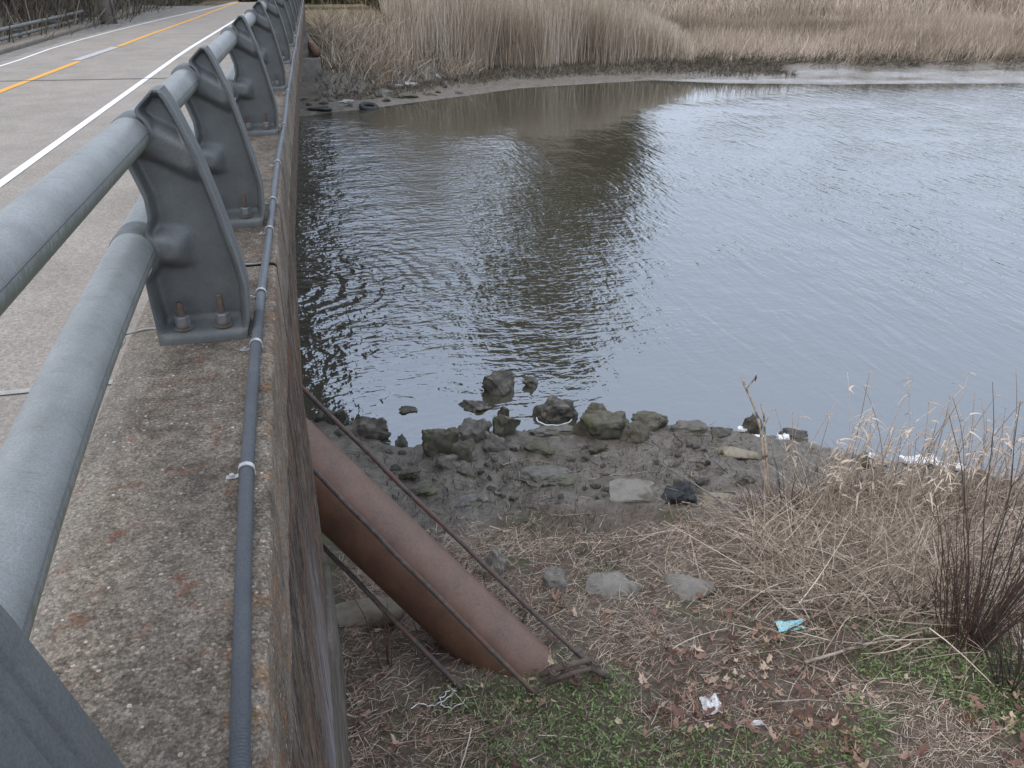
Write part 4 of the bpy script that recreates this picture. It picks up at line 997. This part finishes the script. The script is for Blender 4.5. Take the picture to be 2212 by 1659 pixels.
# ------------------------------------------------------------------ litter
def plastic(name, col, rough=.5):
    m, t, b = newmat(name); v = coords(t)
    c = mixc(t, ramp(t, noise(t, v, 45, 4, .7), [(.52, 0), (.62, .6)]), col, tuple(.35*q for q in col)); t.links.new(c, b.inputs["Base Color"]); b.inputs["Roughness"].default_value = rough; return m
foam = plastic("white_foam", (.80, .82, .85), .8); aqua = plastic("aqua_plastic", (.34, .66, .72), .45); paper = plastic("soiled_white_paper", (.72, .72, .72), .8)
def scrap(name, label, cat, px, py, wpx, hpx, mat, z=None, group=None, thick=.012, seed=1, crumple=.25, rot=0):
    p = at_z(px, py, z) if z is not None else G(px, py)
    dd = depth(p); W = wpx*SC*dd/FPX; Dp = max(.02, hpx*SC*dd/FPX/.6); bm = bmesh.new()
    bmesh.ops.create_grid(bm, x_segments=14, y_segments=10, size=.5)
    for v_ in bm.verts:
        ang = math.atan2(v_.co.y, v_.co.x); edge = 1+.22*mnoise.noise(Vector((math.cos(ang)*2, math.sin(ang)*2, seed)))
        v_.co.x *= W*edge; v_.co.y *= Dp*edge
        s_ = min(W, Dp); v_.co.z = abs(mnoise.noise(Vector((v_.co.x/s_*2.2, v_.co.y/s_*2.2, seed*3.1))))*s_*crumple + mnoise.noise(Vector((v_.co.x/s_*6, v_.co.y/s_*6, seed)))*s_*crumple*.3
    r_ = bmesh.ops.solidify(bm, geom=bm.faces[:], thickness=thick)
    me = bpy.data.meshes.new(name); bm.to_mesh(me); bm.free(); me.materials.append(mat)
    o = link(bpy.data.objects.new(name, me)); o.location = (p.x, p.y, p.z+.025); o.rotation_euler = (0, 0, -YAW+rot); return tag(o, label, cat, group)
scrap("plastic_wrapper", "bright aqua blue plastic wrapper lying in the grass", "wrapper", 1705, 1357, 58, 16, aqua, seed=2, rot=.15, crumple=.3, thick=.006)
scrap("paper_scrap", "crumpled dirty white paper scrap among brown leaves", "paper", 1536, 1532, 42, 26, paper, seed=3, crumple=.6, thick=.004)
scrap("plastic_strip", "narrow flat white strip below the crumpled paper", "plastic strip", 1618, 1568, 58, 7, paper, seed=4, crumple=.1, thick=.006, rot=.08)
GW2 = "white foam scraps along the near waterline"
for (lab, px, py, ww, hh) in [("white foam scrap on the waterline left of the dark round boulder", 1528, 942, 38, 12), ("pale foam blob in the water just left of the dark round boulder", 1603, 929, 20, 8),
    ("foam scrap at the foot of the dark round boulder", 1632, 948, 34, 9), ("white foam scrap left of the flat-topped dark rock", 1692, 948, 22, 10), ("small foam blob between the two leftmost waterline scraps", 1583, 946, 16, 6),
    ("white scum cap on the olive rock among the reeds", 1872, 990, 36, 10), ("largest white foam heap on the waterline among the reeds", 1985, 998, 72, 16),
    ("white foam heap on the waterline farthest to the right", 2052, 1012, 54, 12), ("tiny foam scrap at the edge of the biggest boulder in the water", 1258, 922, 26, 8)]:
    scrap("foam_scrap", lab, "foam", px, py, ww, hh, foam, z=WATER+(.17 if "cap" in lab else .02), group=GW2, seed=px, crumple=.5, thick=.03)
# foam rim round the large rounded rock
p = at_z(1203, 912, WATER+.004); m = MB(); m.tube([(p.x+.21*math.cos(a), p.y+.10+.17*math.sin(a), WATER+.006+.004*math.sin(a*9)) for a in np.linspace(math.pi*.9, math.pi*1.95, 40)], .007, 6)
tag(m.build("foam_line", foam, None, True), "thin white foam line in front of the large rounded rock", "foam")
# white string
b = G(950, 1530); m = MB(); pts = []
key = [(888, 1540), (905, 1527), (925, 1535), (945, 1530), (972, 1512), (985, 1500), (975, 1496), (962, 1508), (950, 1518), (955, 1534), (975, 1538), (1000, 1528), (1008, 1515)]
kp = [G(*q)+Vector((0, 0, .035)) for q in key]
for i in range(len(kp)-1):
    for k in range(6): pts.append(kp[i].lerp(kp[i+1], k/6)-b+Vector(mnoise.noise_vector(kp[i]*9+Vector((k*.4, 0, 0))))*.012)
m.tube(pts, .0032, 6); o = m.build("white_string", paper, None, True); o.location = b; tag(o, "tangled white string on the ground below the brown pipe's end", "string")

# ------------------------------------------------------------------ far bank vegetation
M['reeds'] = attr_mat("tall_dead_reeds", [(0, (.20, .158, .115)), (.35, (.36, .295, .22)), (.7, (.50, .425, .335)), (1, (.66, .59, .50))])
M['marsh'] = attr_mat("marsh_grass", [(0, (.18, .14, .10)), (.4, (.33, .265, .195)), (.75, (.46, .375, .29)), (1, (.58, .49, .40))])
M['marsh_dark'] = attr_mat("dark_marsh_edge", [(0, (.052, .045, .035)), (.6, (.12, .103, .078)), (1, (.22, .185, .14))])
def vert(n, s=.12): return np.stack([rng.normal(size=n)*s, rng.normal(size=n)*s, np.ones(n)], -1)
def fden(X, Y):
    e = Y-interp(X, FHX, FHY); st = 3.9-1.4*np.clip((5-X)/4, 0, 1)+.9*fbm(X*.5, Y*0, 70)*2; return np.clip((e-st)/.5, 0, 1)
X, Y = scatter(120000, 1.0, 19.5, 32, 52, lambda X, Y: fden(X, Y)*np.clip(1.25-(Y-36)/18, .15, 1)*(X > 2.7+(Y-33)*.05)*np.clip((X-2.2)/2.0, .2, 1)*(X < 17+.25*(Y-36)+2*fbm(Y*.6, X*0, 3)))
n = len(X); hgt = rng.uniform(1.9, 3.0, n)*(.72+.5*(fbm(X*.35, Y*.35, 71)+.5))*np.clip((X-1.5)/4.5, .42, 1)*np.clip(1-(X-12.5-.25*(Y-36))/7, .35, 1)
tag(blades("tall_reeds", np.stack([X, Y, height(X, Y)-.05], -1), vert(n, .10), hgt, rng.uniform(.012, .026, n), M['reeds'], 3, .14, 0, taper=.5, vary=(.45, .9)), "tall dead reeds in a dense stand on the far bank", "reeds", kind="stuff")
X, Y = scatter(60000, -.2, 7, 31.5, 40, lambda X, Y: np.clip((Y-interp(X, FHX, FHY)-3.3-.5*fbm(X, Y*0, 8)*2)/.7, 0, 1)*(height(X, Y) < WATER+2.4)*(X > .0)*np.clip(.6+fbm(X*.8, Y*.8, 4)*2, 0, 1)); n = len(X)
tag(blades("bank_brush", np.stack([X, Y, height(X, Y)-.05], -1), vert(n, .5), rng.uniform(.3, 1.1, n), rng.uniform(.015, .03, n), M['reeds'], 3, .5, .2), "low tangled brown brush on the far bank by the bridge", "brush", kind="stuff")
X, Y = scatter(60000, -.2, 21, 30, 42, lambda X, Y: np.clip((Y-interp(X, FHX, FHY)-1.3+1.2*fbm(X*.6, Y*.6, 91))/1.2, 0, 1)*(Y-interp(X, FHX, FHY) < 5.0)); n = len(X)
tag(blades("bank_stubble", np.stack([X, Y, height(X, Y)-.02], -1), vert(n, .8), rng.uniform(.06, .30, n), rng.uniform(.02, .045, n), M['marsh_dark'], 2, .4), "dark broken stems along the foot of the far reeds", "stubble", kind="stuff")
def mden(X, Y): return np.clip((Y-interp(X, FHX, FHY)-4.2-1.2*fbm(X*.4, Y*0, 77))/.5, 0, 1)*(X > 15+.25*(Y-36))
X, Y = scatter(52000, 15, 48, 34, 58, mden); n = len(X)
tag(blades("marsh_grass", np.stack([X, Y, height(X, Y)-.05], -1), vert(n, .22)+np.array([.12, -.05, 0]), rng.uniform(.5, 1.0, n)*(.6+.8*(fbm(X*.3, Y*.3, 78)+.5)), rng.uniform(.02, .04, n), M['marsh'], 3, .35, .1, vary=(.22, 1.6)), "brown marsh grass on the far right bank", "marsh grass", kind="stuff")
X, Y = scatter(60000, 16, 110, 56, 130, lambda X, Y: (X > 8+.25*(Y-36))*np.clip(1.3-(Y-56)/90, .3, 1)); n = len(X)
tag(blades("marsh_grass", np.stack([X, Y, height(X, Y)-.05], -1), vert(n, .2), rng.uniform(.8, 1.4, n)*(.6+.9*(fbm(X*.12, Y*.12, 79)+.5)), rng.uniform(.06, .12, n), M['marsh'], 2, .3, .1, vary=(.09, 1.8)), "wide brown marsh stretching away behind the far bank", "marsh grass", kind="stuff")
X, Y = scatter(46000, 15, 48, 30, 46, lambda X, Y: np.clip((Y-interp(X, FHX, FHY)-3.3+1.5*fbm(X*.5, Y*.2, 93))/.5, 0, 1)*(Y-interp(X, FHX, FHY) < 6.2)*(X > 15)*np.clip(fbm(X*1.1, Y*1.1, 95)*5+.6, .1, 1)); n = len(X)
tag(blades("flopped_marsh_edge", np.stack([X, Y, height(X, Y)], -1), np.stack([rng.normal(size=n)*.6+.25, rng.normal(size=n)*.5-.5, rng.uniform(.2, 1, n)], -1), rng.uniform(.4, .95, n), rng.uniform(.02, .035, n), M['marsh_dark'], 4, .5, .6), "dark flopped grass edge over the far right mud", "grass", kind="stuff")
X, Y = scatter(26000, -.4, 7, 31, 40, lambda X, Y: (height(X, Y) > WATER+.9)*1.0); n = len(X)
M['lawn'] = attr_mat("rough_lawn", [(0, (.085, .085, .035)), (.5, (.16, .13, .075)), (1, (.24, .18, .12))])
tag(blades("embankment_grass", np.stack([X, Y, height(X, Y)-.01], -1), vert(n, .5), rng.uniform(.03, .12, n), rng.uniform(.01, .02, n), M['lawn'], 2, .5), "short faded grass on the far embankment beside the bridge", "grass", kind="stuff")

# ------------------------------------------------------------------ trees
M['tree_dark'] = attr_mat("evergreen_needles", [(0, (.015, .022, .010)), (.5, (.035, .045, .020)), (1, (.065, .070, .032))])
M['tree_olive'] = attr_mat("olive_leaves", [(0, (.045, .045, .022)), (.5, (.085, .080, .042)), (1, (.14, .12, .07))])
M['tree_red'] = attr_mat("russet_leaves", [(0, (.06, .028, .018)), (.5, (.14, .06, .04)), (1, (.24, .12, .07))])
def tree(name, label, x, y, h, r, mat, bark, n=2600, zb=None, crown0=.25, lsize=.35, group=None, trunk_r=None):
    z0 = float(height(x, y)) if zb is None else zb
    t = thing(name, label, "tree", (x, y, z0), group); m = MB(); tr_ = trunk_r or h*.018
    pts = stem_pts((0, 0, -.2), (rnd.gauss(0, .03), rnd.gauss(0, .03), 1), h*.92, 12, .03, sd=x)
    m.tube(pts, [tr_*(1-.85*i/12) for i in range(13)], 10)
    cl = []
    for k in range(34):
        i = rnd.randint(3, 11); a = rnd.uniform(0, 6.28); fr = 1-abs((i/12-.55))*1.1
        L = r*rnd.uniform(.55, 1.0)*max(.25, fr); d = (math.cos(a), math.sin(a), rnd.uniform(.1, .6))
        bp = stem_pts(pts[i], d, L, 6, .08, sd=k); m.tube(bp, [tr_*.32*(1-.8*q/6)*(1-i/18) for q in range(7)], 5)
        cl += [(bp[3], L*.33), (bp[5], L*.35), (bp[6], L*.28)]
    m.build("trunk", bark, t, True)
    per = max(6, n//len(cl)); C = np.repeat(np.array([c for c, _ in cl]), per, 0); S_ = np.repeat(np.array([s_ for _, s_ in cl]), per)
    dv = rng.normal(size=C.shape); dv /= np.linalg.norm(dv, axis=1, keepdims=True); P_ = C+dv*(S_*rng.random(len(S_))**.4)[:, None]
    P_ = P_[P_[:, 2] > h*crown0*.6]
    blades("crown", P_, rng.normal(size=P_.shape), rng.uniform(.5, 1.2, len(P_))*lsize, rng.uniform(.3, .7, len(P_))*lsize, mat, 1, .2, parent=t, taper=.3)
    return t
tree("evergreen_tree", "tall dense dark evergreen standing behind the middle of the far reeds", 12.3, 47, 21, 5.4, M['tree_dark'], M['twig_dark'], 34000, lsize=.55, trunk_r=.30)
tree("broad_tree", "tree with a dark leaning trunk behind the left part of the far reeds", 4.7, 42, 11, 2.0, M['tree_olive'], M['twig_dark'], 700, lsize=.4, trunk_r=.20, crown0=.5)
tree("evergreen_tree", "shorter dark evergreen right of the tall one behind the far reeds", 16.6, 49, 12.5, 4.2, M['tree_dark'], M['twig_dark'], 16000, lsize=.5, trunk_r=.22)
gt = "trees in the wood beyond the far bank"
k_ = 0
for (x, y, h, r, mt, lab) in [(17, 60, 11, 4, 'tree_olive', "olive tree just right of the tall dark evergreen"), (-.5, 54, 9, 3.5, 'tree_olive', "green bushy tree at the end of the embankment"),
    (2.6, 58, 10, 3.5, 'tree_red', "orange-brown tree behind the embankment"), (7.5, 60, 10, 4, 'tree_olive', "olive tree behind the left far reeds"),
    (90, 128, 9, 6, 'tree_dark', "dark tree at the far edge of the marsh, right corner"), (72, 134, 9, 6, 'tree_dark', "dark tree at the far edge of the marsh, left of the corner tree"), (55, 138, 9, 6, 'tree_olive', "olive tree at the far edge of the marsh"), (108, 120, 9, 6, 'tree_dark', "dark tree at the far edge of the marsh, beyond the right border")]:
    tree("tree", lab, x, y, h, r, M[mt], M['twig_dark'], 3200, group=gt, lsize=.55)
gl = "trees and bushes along the left roadside"
for i, (x, y, h, r, mt, lab) in enumerate([(-8.3, 22.5, 7, 2.6, 'tree_dark', "dark evergreen nearest the left border beyond the far railing"), (-8.0, 26.5, 8, 2.8, 'tree_dark', "dark evergreen behind the far railing, second from the left border"),
    (-8.2, 31, 8, 2.8, 'tree_dark', "dark evergreen just left of the utility pole"), (-7.0, 35, 7, 2.6, 'tree_olive', "olive roadside tree just right of the utility pole"),
    (-6.4, 40, 8, 2.8, 'tree_red', "russet leafed tree on the left roadside"), (-5.6, 46, 8, 3, 'tree_dark', "dark roadside tree where the road bends"), (-4.0, 54, 9, 3.2, 'tree_red', "russet tree at the far end of the road's left side"), (-2.5, 62, 9, 3.4, 'tree_olive', "olive tree at the end of the visible road")]):
    tree("roadside_tree", lab, x, y, h, r, M[mt], M['twig_dark'], 5200, zb=-.9, crown0=.02, lsize=.34, group=gl)
X, Y = scatter(26000, -3, 17, 46, 76, lambda X, Y: (X > -1+(Y-46)*.05)*1.0); n = len(X)
M['wood_floor'] = attr_mat("wood_undergrowth", [(0, (.06, .055, .03)), (.4, (.13, .11, .06)), (.7, (.22, .16, .09)), (1, (.34, .22, .12))])
tag(blades("wood_undergrowth", np.stack([X, Y, height(X, Y)], -1), vert(n, .4), rng.uniform(.8, 2.6, n), rng.uniform(.04, .09, n), M['wood_floor'], 3, .5, .1, vary=(.3, 1.6)), "mixed green and orange undergrowth behind the far embankment", "undergrowth", kind="stuff")
# low undergrowth behind the far railing
X, Y = scatter(26000, -12, -5.2, 18, 60, lambda X, Y: (X < np.interp(Y, yl, xl)-.9)*1.0); n = len(X)
tag(blades("roadside_undergrowth", np.stack([X, Y, np.full(n, -.9)], -1), vert(n, .5), rng.uniform(.2, 1.3, n), rng.uniform(.03, .07, n), M['marsh_dark'], 3, .5, .1), "dark tangled undergrowth along the left roadside", "undergrowth", kind="stuff")
# utility pole
pb = at_z(243, 76, -.62); m = MB(); m.tube([(0, 0, -.4), (0, 0, 8.5)], [.16, .12], 14);
up_ = thing("utility_pole", "grey wooden utility pole beyond the far railing on the left roadside", "pole", tuple(pb))
m = MB(); m.tube([(0, 0, -.4), (-.15, 0, 4), (-.3, 0, 8.5)], [.16, .145, .12], 14); m.build("shaft", M['twig_grey'], up_, True)
m = MB(); m.box((-1.4, -.05, 7.6), (.9, .05, 7.72)); m.build("crossarm", M['twig_grey'], up_, False)
m = MB(); m.tube([(.17, -.02, -.3), (.12, -.02, 2.6)], .035, 8); m.build("riser_pipe", M['nut'], up_, True)
# leaning dark trunk seen at the top border
# ------------------------------------------------------------------ car coming over the bridge
cp = at_z(552, 4, ROADZ); cx, cy = cp.x-.1, cp.y+1.2
car = thing("car", "dark oncoming car with lit headlights at the far end of the road", "car", (cx, cy, ROADZ)); cs = .62
carp = speck_mat("dark_car_paint", (.02, .022, .028), (.03, .032, .04), 3, .3, 0, .001)
prof = [(-2.2, .28), (-2.25, .55), (-2.1, .78), (-1.2, .92), (-.5, 1.42), (.9, 1.45), (1.7, 1.0), (2.2, .95), (2.25, .4), (2.2, .28)]
v = []; f = []; NP = len(prof)
for s_ in (-1, -.96, .96, 1):
    for (yy, zz) in prof:
        ins = .92 if abs(s_) == 1 else 1.0
        wid = .88 - max(0, zz-.9)*.30
        v.append((s_/abs(s_)*wid*(1 if abs(s_) == 1 else .95)*cs, yy*cs, (zz if abs(s_) == 1 else zz+.03)*cs))
for a in range(3):
    for k in range(NP): f.append((a*NP+k, a*NP+(k+1) % NP, (a+1)*NP+(k+1) % NP, (a+1)*NP+k))
f.append(tuple(range(NP))); f.append(tuple(3*NP+k for k in range(NP))[::-1])
mesh("body", v, f, carp, car, False)
gl_m = speck_mat("car_glass", (.02, .025, .03), (.03, .035, .04), 3, .08, 0, .001)
m = MB(); m.add([(-.72*cs, -1.19*cs, .97*cs), (.72*cs, -1.19*cs, .97*cs), (.62*cs, -.58*cs, 1.40*cs), (-.62*cs, -.58*cs, 1.40*cs)], [(0, 1, 2, 3)]); m.build("windscreen", gl_m, car)
for sx in (-1, 1):
    for wy in (-1.35, 1.35):
        m = MB(); m.tube([(sx*.68*cs, wy*cs, .32*cs), (sx*.90*cs, wy*cs, .32*cs)], .32*cs, 20); m.build("wheel", M['rock_black'], car, True)
    lm, lt, lb = newmat("lit_headlight"); lb.inputs["Emission Color"].default_value = (1, .86, .5, 1); lb.inputs["Emission Strength"].default_value = 6
    m = MB(); m.tube([(sx*.62*cs, -2.27*cs, .62*cs), (sx*.62*cs, -2.18*cs, .62*cs)], .13*cs, 14); m.build("headlight", lm, car, True)
